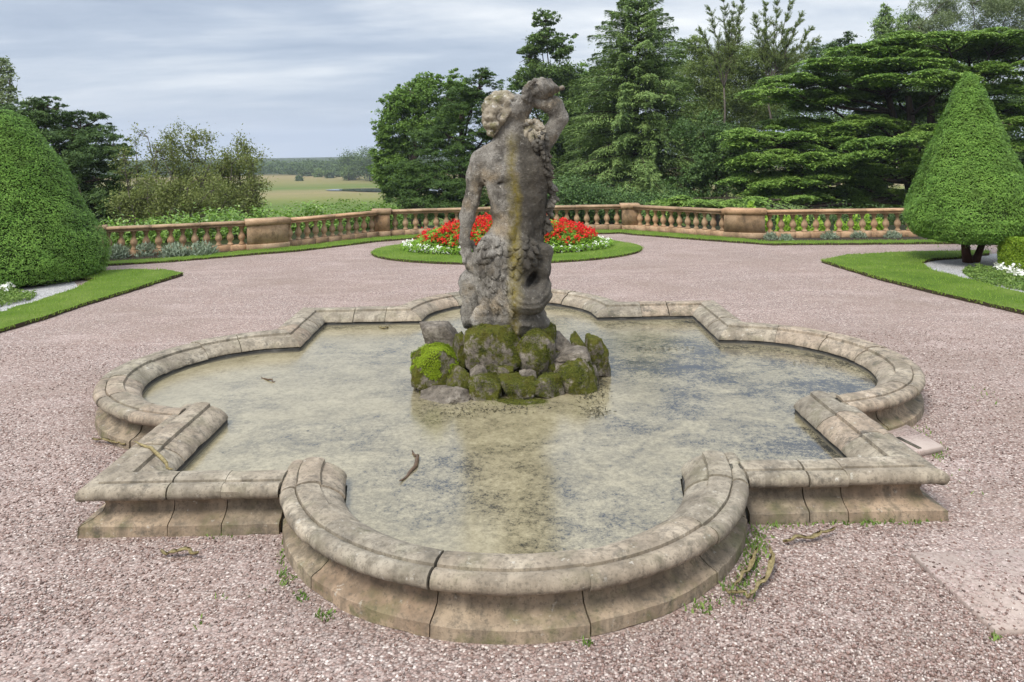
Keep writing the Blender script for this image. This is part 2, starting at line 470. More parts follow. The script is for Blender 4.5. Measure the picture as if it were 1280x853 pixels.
    t = NT('grey_bark'); a = t.noise(9, 6, .7, v=t.mapv((1, 1, .3)))
    t.bsdf(t.ramp(a, [(.3, (.06, .05, .04)), (.6, (.13, .11, .09)), (.8, (.21, .19, .15))]), .95, .1, t.bump(a, .8, .04)); M['grey_bark'] = t.m
    t = NT('yew_bark'); a = t.noise(9, 6, .7, v=t.mapv((1, 1, .3)))
    t.bsdf(t.ramp(a, [(.3, (.03, .014, .01)), (.7, (.10, .05, .035))]), .95, .1, t.bump(a, .8, .04)); M['yew_bark'] = t.m
    M['yew'] = foliage('clipped_yew', (.050, .105, .017), (.086, .165, .028), (.145, .24, .046), .25, .55, 1.2, patch=(.055, .085, .02))
    M['cedar'] = foliage('cedar_needles', (.028, .055, .013), (.075, .135, .024), (.175, .255, .050), .2, .55, .5)
    M['deodar'] = foliage('deodar_needles', (.060, .098, .032), (.105, .158, .045), (.165, .225, .072), .2, .55, .5)
    M['dark_conifer'] = foliage('dark_conifer', (.018, .034, .012), (.036, .064, .018), (.065, .10, .027), .12, .6, .5)
    M['yew_wild'] = foliage('wild_yew', (.018, .038, .011), (.036, .066, .016), (.066, .108, .024), .15, .6, .6)
    M['oak'] = foliage('oak_leaf', (.038, .062, .018), (.066, .105, .026), (.10, .15, .038), .25, .5, .3)
    M['lime'] = foliage('lime_leaf', (.045, .082, .018), (.082, .140, .028), (.13, .20, .042), .3, .5, .3)
    M['hawthorn'] = foliage('hawthorn_leaf', (.058, .075, .022), (.098, .118, .034), (.145, .16, .052), .25, .6, .6)
    M['birch'] = foliage('birch_leaf', (.075, .10, .045), (.115, .145, .068), (.165, .195, .10), .3, .6, .4)
    M['ash'] = foliage('ash_leaf', (.060, .085, .025), (.105, .14, .040), (.16, .20, .065), .35, .5, .4)
    M['shade_shrub'] = foliage('holly_leaf', (.020, .044, .013), (.042, .080, .020), (.085, .135, .036), .15, .5, .5, .2)
    M['laurel'] = foliage('laurel_leaf', (.055, .11, .018), (.10, .175, .028), (.18, .27, .05), .3, .35, .8, .4)
    M['spring'] = foliage('young_leaf', (.11, .19, .022), (.18, .28, .035), (.27, .37, .06), .35, .45, .8)
    M['far'] = foliage('far_leaf', (.035, .055, .02), (.055, .085, .028), (.085, .12, .04), .15, .7, .03)
    M['far_light'] = foliage('far_light_leaf', (.05, .08, .025), (.085, .125, .035), (.12, .16, .05), .15, .7, .03)
    M['silver'] = foliage('silver_leaf', (.12, .155, .10), (.20, .245, .17), (.29, .34, .25), .2, .7, 2, gain=1.0)
    M['bedleaf'] = foliage('bedding_leaf', (.06, .13, .012), (.11, .20, .02), (.18, .28, .04), .3, .5, 2)
    M['red'] = foliage('red_petal', (.36, .006, .008), (.55, .012, .012), (.68, .035, .022), .2, .5, 3, gain=1.0)
    M['white'] = foliage('white_petal', (.62, .62, .55), (.78, .78, .72), (.85, .85, .82), .2, .5, 3, gain=1.0)
    M['boxleaf'] = foliage('box_leaf', (.06, .12, .012), (.12, .19, .018), (.20, .27, .028), .25, .5, 2)
    M['creeper'] = foliage('creeper_leaf', (.05, .085, .02), (.085, .14, .03), (.14, .19, .05), .25, .6, 2)
    M['moss_tuft'] = foliage('moss_tuft', (.06, .085, .006), (.125, .175, .010), (.20, .255, .02), .2, .8, 3)
    M['olive_tuft'] = foliage('olive_moss_tuft', (.022, .030, .005), (.052, .062, .010), (.11, .11, .02), .2, .8, 3)
    t = NT('dead_leaf'); a = t.noise(30, 5, .7)
    t.bsdf(t.ramp(a, [(.3, (.10, .075, .03)), (.6, (.26, .21, .10)), (.8, (.40, .34, .18))]), .8, .2, t.bump(a, .5, .01)); M['dead'] = t.m
    t = NT('wet_twig'); a = t.noise(30, 5, .7)
    t.bsdf(t.ramp(a, [(.3, (.035, .022, .012)), (.7, (.12, .07, .035))]), .5, .4, t.bump(a, .5, .01)); M['twig'] = t.m
    t = NT('wet_weed'); a = t.noise(25, 5, .7)
    t.bsdf(t.ramp(a, [(.3, (.02, .018, .008)), (.7, (.075, .06, .02))]), .4, .5, t.bump(a, .5, .01)); M['wetweed'] = t.m


build_materials()

# ------------------------------------------------------------------ sky and sun
SUN_EL, SUN_AZ = R(52), R(215)     # azimuth clockwise from +Y: behind the camera, to the left
w = bpy.data.worlds.new('World'); scene.world = w; w.use_nodes = True
nt = w.node_tree; nt.nodes.clear()
W = NT.__new__(NT); W.t = nt; W.out = nt.nodes.new('ShaderNodeOutputWorld'); W._c = nt.nodes.new('ShaderNodeTexCoord').outputs['Generated']
sky = nt.nodes.new('ShaderNodeTexSky'); sky.sky_type = 'NISHITA'; sky.sun_disc = False
sky.sun_elevation = SUN_EL; sky.sun_rotation = SUN_AZ; sky.air_density = 1.2; sky.dust_density = 2
s3 = W.sep(); zc = W.math('MAXIMUM', s3[2], 0.0)
den = W.math('ADD', zc, .13)
cb = W.n('CombineXYZ'); W.l(W.math('DIVIDE', s3[0], den), cb.inputs[0]); W.l(W.math('DIVIDE', s3[1], den), cb.inputs[1])
cv = W.mapv((.5, .8, 1), (1.3, .2, 0), v=cb.outputs[0])
c1 = W.noise(.75, 6, .52, v=cv, dist=.3)
c2 = W.noise(2.6, 6, .6, v=W.mapv((.5, 1.0, 1), (4.2, 3.3, 0), v=cb.outputs[0]), dist=.3)
cl = W.math('ADD', W.math('MULTIPLY', c1, .8), W.math('MULTIPLY', c2, .2))
ccol = W.ramp(cl, [(.37, (2.45, 2.95, 3.9)), (.46, (3.5, 4.0, 4.85)), (.53, (5.1, 5.45, 5.95)), (.61, (7.2, 7.3, 7.4))])
hz = W.ramp(zc, [(.02, .85), (.17, 0.0)])
ccol = W.mix(hz, ccol, (3.5, 4.1, 5.1))
gain = W.n('CombineXYZ'); gz = W.math('ADD', W.math('MULTIPLY', W.math('MAXIMUM', W.math('SUBTRACT', zc, .24), 0.0), 2.6), 1.0)
for q in range(3): W.l(gz, gain.inputs[q])
ccol = W.mix(1, ccol, gain.outputs[0], 'MULTIPLY')
fin = W.mix(.9, sky.outputs[0], ccol)
bg = nt.nodes.new('ShaderNodeBackground'); W.l(fin, bg.inputs[0]); bg.inputs[1].default_value = 0.1
W.l(bg.outputs[0], W.out.inputs[0])
sd = bpy.data.lights.new('sun', 'SUN'); sd.energy = 2.6; sd.angle = R(22); sd.color = (1, .96, .9)
so = bpy.data.objects.new('sun', sd); COL.objects.link(so)
sdir = Vector((math.sin(SUN_AZ) * math.cos(SUN_EL), math.cos(SUN_AZ) * math.cos(SUN_EL), math.sin(SUN_EL)))
so.rotation_euler = sdir.to_track_quat('Z', 'Y').to_euler()
scene.view_settings.view_transform = 'Standard'; scene.view_settings.look = 'None'
scene.view_settings.exposure = 0.62; scene.view_settings.gamma = 1

# ------------------------------------------------------------------ ground


def sm(a, b, x):
    t = np.clip((x - a) / (b - a), 0, 1); return t * t * (3 - 2 * t)


def ground_z(x, y):
    x = np.asarray(x, float); y = np.asarray(y, float)
    z = -15.6 * sm(24, 190, y) - 2.4 * sm(17.0, 21.5, y + .10 * np.maximum(0, np.abs(x) - 4))
    z = z + 0.0 * sm(700, 1300, y) * (1 + .4 * np.sin(x * .006 + 1))
    far = sm(150, 300, y)
    z = z + far * (.12 * np.sin(x * .021 + y * .013) + .12 * np.sin(y * .031 - x * .01))
    return z - 0.03


def build_ground():
    xs = np.concatenate([np.linspace(-1500, -160, 18), np.linspace(-140, 140, 57), np.linspace(160, 1500, 18)])
    ys = np.concatenate([np.linspace(-60, 8, 10), np.linspace(10, 23, 27), np.linspace(24, 220, 40), np.linspace(230, 700, 60), np.linspace(730, 1600, 20)])
    X, Y = np.meshgrid(xs, ys, indexing='ij'); V = np.stack([X, Y, ground_z(X, Y)], -1).reshape(-1, 3)
    ny = len(ys); i, j = np.meshgrid(np.arange(len(xs) - 1), np.arange(ny - 1), indexing='ij')
    Q = np.stack([i * ny + j, (i + 1) * ny + j, (i + 1) * ny + j + 1, i * ny + j + 1], -1).reshape(-1, 4)
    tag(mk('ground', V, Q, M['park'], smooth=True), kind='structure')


build_ground()


def flat(name, poly, z, mat, kind='structure'):
    P = np.array([[p[0], p[1], z] for p in poly])
    bm = bmesh.new(); vs = [bm.verts.new(p) for p in P]; f = bm.faces.new(vs); f.normal_update()
    if f.normal.z < 0: f.normal_flip()
    bmesh.ops.triangulate(bm, faces=[f])
    me = bpy.data.meshes.new(name); bm.to_mesh(me); bm.free(); me.materials.append(mat)
    o = bpy.data.objects.new(name, me); COL.objects.link(o)
    return tag(o, kind=kind) if kind else o


flat('gravel', [(-24, -14), (24, -14), (24, 13.2), (11.3, 13.2), (7.3, 13.4), (6.3, 13.7), (4, 15.8), (0, 15.8), (-4, 15.2), (-6.1, 13.0), (-6.9, 12.6), (-10.4, 11.4), (-24, 8.0)], 0.0, M['gravel'])


def smooth_poly(poly, it=2, keep=()):
    P = [np.array(p[:2], float) for p in poly]
    for _ in range(it):
        Q = []
        for a, b in zip(P, P[1:] + P[:1]):
            Q += [a * .75 + b * .25, a * .25 + b * .75]
        P = Q
    return P


def in_poly(P, poly):
    poly = np.asarray(poly)[:, :2]; ins = np.zeros(len(P), bool); j = len(poly) - 1
    for i in range(len(poly)):
        xi, yi = poly[i]; xj, yj = poly[j]
        c = ((yi > P[:, 1]) != (yj > P[:, 1])) & (P[:, 0] < (xj - xi) * (P[:, 1] - yi) / (yj - yi + 1e-12) + xi)
        ins ^= c; j = i
    return ins


def resample(poly, step):
    P = [np.array(p[:2]) for p in poly]; out = []
    for a, b in zip(P, P[1:] + P[:1]):
        n = max(1, int(np.linalg.norm(b - a) / step))
        out += [a + (b - a) * k / n for k in range(n)]
    return out


BLADES = MB()


def blades(C, h, wd):
    n = len(C); a = rng.uniform(0, 2 * np.pi, n); lean = rng.normal(0, .45, (n, 2)) * h[:, None]
    d = np.stack([np.cos(a), np.sin(a), 0 * a], 1) * wd[:, None]
    tip = C + np.column_stack([lean, h])
    V = np.stack([C - d, C + d, tip], 1).reshape(-1, 3)
    BLADES.add(V, np.arange(n * 3).reshape(n, 3))


def lawn(poly, z=.065, density=260, edge=.02):
    P = np.array(resample(poly, .12)); n = len(P)
    P3 = np.column_stack([P, np.zeros(n)])
    jig = edge * np.stack([vnoise(P3 * 6, 3), vnoise(P3 * 6, 4)], 1)
    top = np.column_stack([P + jig, np.full(n, z) + .012 * vnoise(P3 * 5, 8)])
    low = np.column_stack([P + jig * 1.6, np.full(n, -.02)])
    bm = bmesh.new(); tv = [bm.verts.new(p) for p in top]; lv = [bm.verts.new(p) for p in low]
    f = bm.faces.new(tv); f.normal_update(); fl = f.normal.z < 0
    if fl: f.normal_flip()
    for k in range(n):
        q = [tv[k], lv[k], lv[(k + 1) % n], tv[(k + 1) % n]]
        if fl: q = q[::-1]
        bm.faces.new(q)
    bmesh.ops.triangulate(bm, faces=[f])
    bm.normal_update()
    me = bpy.data.meshes.new('lawn'); bm.to_mesh(me); bm.free(); me.materials.append(M['lawn'])
    o = bpy.data.objects.new('lawn', me); COL.objects.link(o); tag(o, kind='structure')
    lo, hi = P.min(0), P.max(0); N = int((hi - lo).prod() * density)
    Q = rng.uniform(lo, hi, (N, 2)); Q = Q[in_poly(Q, P)]
    blades(np.column_stack([Q, np.full(len(Q), z - .01)]), rng.uniform(.025, .06, len(Q)), rng.uniform(.004, .008, len(Q)))
    k = rng.integers(0, n, n * 16); t = rng.random((len(k), 1))      # a denser fringe along the cut edge
    E_ = P[k] * (1 - t) + P[(k + 1) % n] * t + rng.normal(0, .02, (len(k), 2))
    blades(np.column_stack([E_, rng.uniform(z - .045, z - .005, len(E_))]), rng.uniform(.02, .06, len(E_)), rng.uniform(.004, .008, len(E_)))


LR = [gp(*p)[:2] for p in [(1027, 328.5), (1100, 351), (1180, 371), (1280, 394), (1420, 428), (1420, 400), (1280, 371), (1243, 361.5), (1203, 351), (1165, 341), (1150, 331), (1166, 326.5), (1199, 324.5), (1236, 320), (1236, 316), (1175, 317), (1120, 318.5), (1060, 322)]]
LL = [gp(*p)[:2] for p in [(228, 345), (159, 367), (112, 381), (56, 400), (0, 417), (-140, 458), (-140, 420), (0, 394.5), (34, 384.5), (92, 365.5), (120, 352), (60, 347), (129, 342), (169, 340), (206, 340.5)]]
lawn(LR); lawn(LL)
flat('white_gravel', [gp(*p)[:2] for p in [(1145, 330), (1165, 343), (1243, 363), (1285, 373), (1420, 402), (1420, 330), (1300, 318), (1236, 318), (1199, 323)]], .012, M['white_gravel'])
flat('white_gravel', [gp(*p)[:2] for p in [(100, 362), (92, 367), (34, 386), (0, 396), (-140, 422), (-140, 360), (0, 350), (90, 350)]], .012, M['white_gravel'])
# round grass island with the flower bed
ISL = [(0.0 + 3.42 * math.cos(a), 11.35 + 2.36 * math.sin(a)) for a in np.linspace(0, 2 * np.pi, 72, endpoint=False)]
lawn(ISL, .05, 260)

# ------------------------------------------------------------------ balustrade plan
PL = {'EL': (-10.35, 11.1), 'S1': (-6.88, 12.25), 'S2': (-6.02, 12.72), 'ML': (-3.75, 15.0), 'MR': (3.82, 15.6), 'T1': (6.2, 13.38), 'T2': (7.12, 12.98), 'ER': (11.3, 12.75)}
PL = {k: np.array(v) for k, v in PL.items()}


def lerp_path(a, b, n=2, sag=0.0):
    t = np.linspace(0, 1, n); P = a[None] * (1 - t[:, None]) + b[None] * t[:, None]
    d = (b - a) / np.linalg.norm(b - a); nn = np.array([-d[1], d[0]])
    return P + nn * (sag * 4 * t * (1 - t))[:, None]


def offset_path(P, d):
    T = np.gradient(P, axis=0); T /= np.linalg.norm(T, axis=1, keepdims=True)
    return P + np.stack([-T[:, 1], T[:, 0]], 1) * d


full = np.concatenate([lerp_path(PL['EL'] + (-3, -1.0), PL['S1'], 5), lerp_path(PL['S2'], PL['ML'], 5)[:-1], lerp_path(PL['ML'], PL['MR'], 12, .28)[1:-1], lerp_path(PL['MR'], PL['T1'], 5), lerp_path(PL['T2'], PL['ER'] + (2, -.2), 5)])


def band(d0f, d1f):
    T = np.gradient(full, axis=0); T /= np.linalg.norm(T, axis=1, keepdims=True); nn = np.stack([T[:, 1], -T[:, 0]], 1)
    a = full + nn * np.array([d0f(p) for p in full])[:, None]; b = full + nn * np.array([d1f(p) for p in full])[:, None]
    return [tuple(p) for p in a] + [tuple(p) for p in b[::-1]]


din = lambda p: 1.0 if abs(p[0]) > 6.9 else .38
lawn(band(din, lambda p: din(p) + (.55 if abs(p[0]) > 6.9 else .75)), .05, 160)
flat('flower_border', band(lambda p: -.3, lambda p: din(p) + .03), .02, M['soil'])

# balusters and sections
BH, PLZ, RLZ = .775, .165, .655          # total height, top of plinth, underside of rail
BP = [(.075, 0), (.075, .035), (.06, .04), (.062, .055), (.045, .075), (.048, .10), (.085, .155), (.092, .20), (.078, .255), (.05, .315), (.038, .36), (.040, .385), (.058, .398), (.058, .412), (.046, .42), (.068, .445), (.075, .455), (.075, .49)]
mb = MB(); mb.lathe(BP, (0, 0, 0), 14)
balmesh = None


def prism_path(P, prof):
    """sweep a (t,z) profile along plan path P, outward = left normal"""
    T = np.gradient(P, axis=0); T /= np.linalg.norm(T, axis=1, keepdims=True); N = np.stack([-T[:, 1], T[:, 0]], 1)
    prof = np.asarray(prof)
    S = np.empty((len(P), len(prof), 3)); S[:, :, :2] = P[:, None] + N[:, None] * prof[None, :, 0, None]; S[:, :, 2] = prof[None, :, 1]
    return S


RAIL = [(.15, RLZ), (.15, RLZ + .015), (.12, RLZ + .035), (.17, RLZ + .055), (.19, RLZ + .07), (.19, BH - .02), (.165, BH), (-.165, BH), (-.19, BH - .02), (-.19, RLZ + .07), (-.17, RLZ + .055), (-.12, RLZ + .035), (-.15, RLZ + .015), (-.15, RLZ)]
PLIN = [(.17, -.05), (.17, PLZ - .015), (.155, PLZ), (-.155, PLZ), (-.17, PLZ - .015), (-.17, -.05)]


def section(P, n, label, off):
    global balmesh
    L = np.concatenate([[0], np.cumsum(np.linalg.norm(np.diff(P, axis=0), axis=1))])
    mid = P[len(P) // 2]
    t = thing('balustrade_section', label, 'balustrade', (mid[0], mid[1], 0), 'balustrade sections between the pedestals')
    org = np.array(t.location)
    ip = lambda s: np.array([np.interp(s, L, P[:, 0]), np.interp(s, L, P[:, 1])])
    # rail and plinth are laid in stone lengths
    for nm, prof, ln in (('rail', RAIL, 1.35), ('plinth', PLIN, .43)):
        m_ = MB(); k = max(2, int(round(L[-1] / ln)))
        for q in range(k):
            s0, s1 = L[-1] * q / k + .004, L[-1] * (q + 1) / k - .004
            pp = np.array([ip(s0), ip((s0 + s1) / 2), ip(s1)])
            S = prism_path(pp, prof); S[:, :, 2] += random.uniform(-.004, .004)
            m_.sweep(S)
        m_.build(nm, M['sandstone'], t)
    for q in range(n):
        s = L[-1] * (q + .5 + off) / (n + 2 * off)
        p = ip(s)
        if balmesh is None:
            o = mb.build('baluster', M['sandstone'], t, smooth=True, origin=np.zeros(3)); balmesh = o.data
        else:
            o = bpy.data.objects.new('baluster', balmesh); COL.objects.link(o); o.parent = t
        o.location = (p[0] - org[0], p[1] - org[1], PLZ); o.rotation_euler.z = random.uniform(0, 3)
    return t


def cut(a, b, ca, cb_, n=2, sag=0.0):
    P = lerp_path(a, b, max(n, 3), sag); L = np.concatenate([[0], np.cumsum(np.linalg.norm(np.diff(P, axis=0), axis=1))])
    s = np.linspace(ca, L[-1] - cb_, max(n, 3)); return np.stack([np.interp(s, L, P[:, 0]), np.interp(s, L, P[:, 1])], 1)


section(cut(PL['EL'], PL['S1'], .2, .0), 12, 'left end section of the stone balustrade, beside the left topiary', 0)
section(cut(PL['S2'], PL['ML'], .0, .24), 11, 'slanting balustrade section in front of the open park view', 0)
section(cut(PL['ML'], PL['MR'], .24, .24, 15, .28), 23, 'long middle balustrade section behind the red flower bed', 0)
section(cut(PL['MR'], PL['T1'], .24, .0), 11, 'slanting balustrade section below the tall layered conifer', 0)
section(cut(PL['T2'], PL['ER'], .0, .1), 13, 'right end section of the stone balustrade, with bright shoots behind it', 0)


def pedestal(P, label, hw=.23):
    """P: plan path through the pedestal (two or three points)"""
    P = np.asarray(P, float); c = P.mean(0)
    t = thing('balustrade_pedestal', label, 'pedestal', (c[0], c[1], 0), 'balustrade pedestals')
    ext = lambda d: np.concatenate([[P[0] - d * (P[1] - P[0]) / np.linalg.norm(P[1] - P[0])], P[1:-1], [P[-1] + d * (P[-1] - P[-2]) / np.linalg.norm(P[-1] - P[-2])]])
    def solid(nm, d, h, z0, z1, bev=.012):
        pr = [(h - .0, z0), (h, z1 - bev), (h - bev, z1), (-h + bev, z1), (-h, z1 - bev), (-h, z0)]
        m_ = MB(); m_.sweep(prism_path(ext(d), pr)); m_.build(nm, M['sandstone'], t)
    solid('base', .025, hw + .03, -.05, PLZ)
    solid('die', 0, hw, PLZ + .001, RLZ - .005)
    pr = [(hw + .0, RLZ - .004), (hw + .02, RLZ + .02), (hw + .055, RLZ + .05), (hw + .06, BH + .015), (hw + .03, BH + .04), (-hw - .03, BH + .04), (-hw - .06, BH + .015), (-hw - .055, RLZ + .05), (-hw - .02, RLZ + .02), (-hw, RLZ - .004)]
    m_ = MB(); m_.sweep(prism_path(ext(.05), pr)); m_.build('cap', M['sandstone'], t)


def ends(c, dirv, h): d = np.array(dirv) / np.linalg.norm(dirv); return [c - d * h, c, c + d * h]


pedestal(ends(PL['ML'], (1, .12), .235), 'square balustrade pedestal left of the statue, by the park view')
pedestal(ends(PL['MR'], (1, -.05), .235), 'square balustrade pedestal right of the statue, below the tall conifer')
kl = np.array([-6.46, 12.40]); pedestal([PL['S1'] + .03 * (PL['S1'] - kl), kl, PL['S2'] + .03 * (PL['S2'] - kl)], 'wide angled balustrade pedestal beside the grey-leaved shrubs on the left')
kr = np.array([6.68, 13.10]); pedestal([PL['T1'] + .03 * (PL['T1'] - kr), kr, PL['T2'] + .03 * (PL['T2'] - kr)], 'wide angled balustrade pedestal on the right with pale shoots behind')
pedestal(ends(PL['EL'], (1, .34), .24), 'end balustrade pedestal half hidden by the left topiary')

# ------------------------------------------------------------------ fountain basin
IN, LR_ = 2.628, 1.258
COP = [(.06, .200), (-.002, .202), (.0, .218), (.022, .248), (.060, .279), (.108, .304), (.154, .320), (.163, .316), (.168, .345), (.20, .355), (.245, .358), (.29, .355), (.322, .345), (.326, .320), (.335, .334), (.36, .342), (.390, .341), (.418, .329), (.434, .307), (.437, .281), (.427, .258), (.405, .243), (.37, .238), (.10, .236)]
BAS = [(.022, .0), (.022, .198), (.10, .234), (.338, .235), (.308, .218), (.294, .178), (.310, .130), (.360, .098), (.408, .082), (.422, .072), (.426, .0)]
CORE = [(.03, .0), (.03, .19), (.06, .225), (.11, .275), (.18, .305), (.20, .338), (.28, .338), (.31, .315), (.37, .32), (.405, .300), (.40, .27), (.30, .225), (.255, .19), (.265, .14), (.31, .10), (.37, .06), (.39, .0)]
COP, BAS, CORE = map(np.array, (COP, BAS, CORE))


def rotk(v, k):
    c, s = [(1, 0), (0, 1), (-1, 0), (0, -1)][k]; x, y = v[..., 0], v[..., 1]
    return np.stack([c * x - s * y, s * x + c * y], -1)


def straight_frames(a, b, na, nb, s0, s1, gap):
    L = abs(b[0] - a[0]); sg = np.sign(b[0] - a[0]); out = []
    n = max(3, int((s1 - s0) * L / .06) + 1)
    for q, s in enumerate(np.linspace(s0, s1, n)):
        nn = (0., -1.)
        x = a[0] + sg * L * s
        if q == 0:
            if s0 == 0: nn = na
            else: x += sg * gap
        if q == n - 1:
            if s1 == 1: nn = nb
            else: x -= sg * gap
        out.append((np.array([x, a[1]]), np.array(nn)))
    return out


def lobe_frames(t0, t1, gap):
    out = []; n = max(3, int((t1 - t0) * np.pi * 1.5 / .06))
    for q, t in enumerate(np.linspace(t0, t1, n)):
        if q == 0 and t0 == 0: out.append((np.array([-LR_, -IN]), np.array([-1., -1.]))); continue
        if q == n - 1 and t1 == 1: out.append((np.array([LR_, -IN]), np.array([1., -1.]))); continue
        th = np.pi + R(16) + t * (np.pi - R(32))
        if t0 > 0 and q == 0: th += gap / 1.5
        if t1 < 1 and q == n - 1: th -= gap / 1.5
        d = np.array([math.cos(th), math.sin(th)])
        out.append((np.array([0, -IN]) + LR_ * d, d))
    return out


def frames_to(S_fr, prof, k):
    P = np.array([f[0] for f in S_fr]); N = np.array([f[1] for f in S_fr])
    XY = P[:, None] + N[:, None] * prof[None, :, 0, None]
    t = np.broadcast_to(prof[None, :, 0], XY.shape[:2])
    lobe = (P[:, 1] < -IN - 1e-6)[:, None] & np.ones_like(t, bool)
    if not lobe.any():                                     # straight wall: stop at the mitre with the lobe
        lf = (P[:, 0].mean() < 0)
        XY[..., 0] = np.where(lf, np.minimum(XY[..., 0], -LR_ - t), np.maximum(XY[..., 0], LR_ + t))
        XY[..., 0] = np.where(lf, np.maximum(XY[..., 0], -IN - t), np.minimum(XY[..., 0], IN + t))
    else:
        XY[..., 1] = np.minimum(XY[..., 1], -IN - t)
    XY = rotk(XY, k)
    S = np.empty((len(P), len(prof), 3)); S[..., :2] = XY; S[..., 2] = prof[None, :, 1]
    return S


basin = thing('fountain_basin', 'low stone quatrefoil fountain basin with rounded coping on the gravel', 'fountain basin')


def stone(name, S, mat, slip):
    nz = fbm(S * np.array([7, 7, 7]) + random.uniform(0, 99), 3, 5) * .0045 + vnoise(S * 28, 9) * .0022 - .007 * sm(.45, .75, vnoise(S * 11 + 3, 21))
    c = S.mean(1, keepdims=True); S = S + nrm(S - c) * nz[..., None]
    S[..., :2] += np.array([random.gauss(0, slip), random.gauss(0, slip)]); S[..., 2] += random.gauss(0, slip)
    m_ = MB(); m_.sweep(S); o = m_.build(name, mat, basin, smooth=True)
    me = o.data
    me.set_sharp_from_angle(angle=R(38))
    return o


# at each end of a lobe: L the lobe runs through, S the straight wall runs through, M the two are mitred
JOINT = {0: 'LL', 1: 'SM', 2: 'MM', 3: 'MS'}


def butt_straight(sg, cuts, k):
    """a straight wall as stone lengths: mitred at the outer corner, jointed at the lobe"""
    jt = JOINT[k][0 if sg < 0 else 1]; xe = LR_ + (.395 if jt == 'L' else 0.0); out = []
    for a, b in zip(cuts, cuts[1:]):
        n = max(4, int((b - a) * (IN - xe) / .06)); fr = []
        for q, s_q in enumerate(np.linspace(a, b, n)):
            x = IN + (xe - IN) * s_q; nn = (0., -1.)
            if q == 0 and a == 0: nn = (float(sg), -1.)
            elif q == 0: x -= .004
            if q == n - 1 and b < 1: x += .004
            if q == n - 1 and b == 1 and jt == 'M': nn = (float(sg), -1.)
            fr.append((np.array([sg * x, -IN]), np.array(nn)))
        out.append(fr if sg < 0 else fr[::-1])
    return out


def butt_lobe(cuts, k):
    th = [{'L': 0, 'S': R(12.5), 'M': R(16)}[c] for c in JOINT[k]]; out = []
    for a, b in zip(cuts, cuts[1:]):
        n = max(4, int((b - a) * np.pi * 1.5 / .06)); fr = []
        for q, s_q in enumerate(np.linspace(a, b, n)):
            t_ = np.pi + th[0] + s_q * (np.pi - th[0] - th[1])
            if q == 0 and a > 0: t_ += .0027
            if q == n - 1 and b < 1: t_ -= .0027
            d = np.array([math.cos(t_), math.sin(t_)]); fr.append((np.array([0, -IN]) + LR_ * d, d))
        if a == 0 and JOINT[k][0] == 'M': fr.insert(0, (np.array([-LR_, -IN]), np.array([-1., -1.])))
        if b == 1 and JOINT[k][1] == 'M': fr.append((np.array([LR_, -IN]), np.array([1., -1.])))
        out.append(fr)
    return out


def butt_to(fr, prof, k, lobe):
    P = np.array([f[0] for f in fr]); N = np.array([f[1] for f in fr]); XY = P[:, None] + N[:, None] * prof[None, :, 0, None]
    t = np.broadcast_to(prof[None, :, 0], XY.shape[:2]); J = JOINT[k]
    if lobe:
        side = np.where(P[:, 0] < 0, J[0], J[1])[:, None]
        lim = np.where(side == 'S', -IN - .34, np.where(side == 'M', -IN - t, 9.0)); XY[..., 1] = np.minimum(XY[..., 1], lim)
    else:
        lf = P[:, 0].mean() < 0
        if J[0 if lf else 1] == 'M': XY[..., 0] = np.minimum(XY[..., 0], -LR_ - t) if lf else np.maximum(XY[..., 0], LR_ + t)
    S = np.empty((len(P), len(prof), 3)); S[..., :2] = rotk(XY, k); S[..., 2] = prof[None, :, 1]
    c = S.mean(1, keepdims=True)                           # worn, rounded stone ends that show in the pool
    for e in (0, -1):
        jt = J[0 if P[e][0] < 0 else 1]
        if abs(abs(P[e][0]) - LR_) < 1e-6 and abs(P[e][1] + IN) < 1e-6 and jt == ('L' if lobe else 'S'): S[e] = c[e] + (S[e] - c[e]) * .975
    return S


ringN, ringI = [], []
for k in range(4):
    cutsA = [0, .24 + random.uniform(-.04, .04), .55 + random.uniform(-.05, .05), 1]
    cutsB = [0, .42 + random.uniform(-.05, .05), .74 + random.uniform(-.04, .04), 1]
    lc = [0, .10, .235, .41, .585, .75, .895, 1]
    lc = [c + (random.uniform(-.012, .012) if 0 < c < 1 else 0) for c in lc]
    cB = [0, 1 - cutsB[2], 1 - cutsB[1], 1]
    for frs, lobe in ((butt_straight(-1, cutsA, k), False), (butt_lobe(lc, k), True), (butt_straight(1, cB, k), False)):
        for fr in frs:
            stone('coping_stone', butt_to(fr, COP, k, lobe), M['coping_stone'], .0035)
            stone('base_stone', butt_to(fr, BAS, k, lobe), M['base_stone'], .002)
    ring = straight_frames((-IN, -IN), (-LR_, -IN), (-1., -1.), (-1., -1.), 0, 1, 0)[:-1] + lobe_frames(0, 1, 0) + straight_frames((LR_, -IN), (IN, -IN), (1., -1.), (1., -1.), 0, 1, 0)[1:-1]
    rA = straight_frames((-IN, -IN), (-LR_, -IN), (-1., -1.), (-1., -1.), 0, 1, 0); rB = lobe_frames(0, 1, 0); rC = straight_frames((LR_, -IN), (IN, -IN), (1., -1.), (1., -1.), 0, 1, 0)
    ringN.append(np.concatenate([frames_to(rA, CORE, k)[:-1], frames_to(rB, CORE, k), frames_to(rC, CORE, k)[1:-1]])); ringI.append((rA, rB, rC, ring))
m_ = MB(); m_.sweep(np.concatenate(ringN), closed=True); m_.build('mortar_core', M['mortar'], basin)
LIN = np.array([(.006, .0), (.010, .192), (.014, .196), (.020, .196), (.020, .0)])
m_ = MB(); m_.sweep(np.concatenate([np.concatenate([frames_to(a_, LIN, k)[:-1], frames_to(b_, LIN, k), frames_to(c_, LIN, k)[1:-1]]) for k, (a_, b_, c_, _) in enumerate(ringI)]), closed=True); m_.build('basin_lining', M['lining'], basin, smooth=False)
WZ = .148
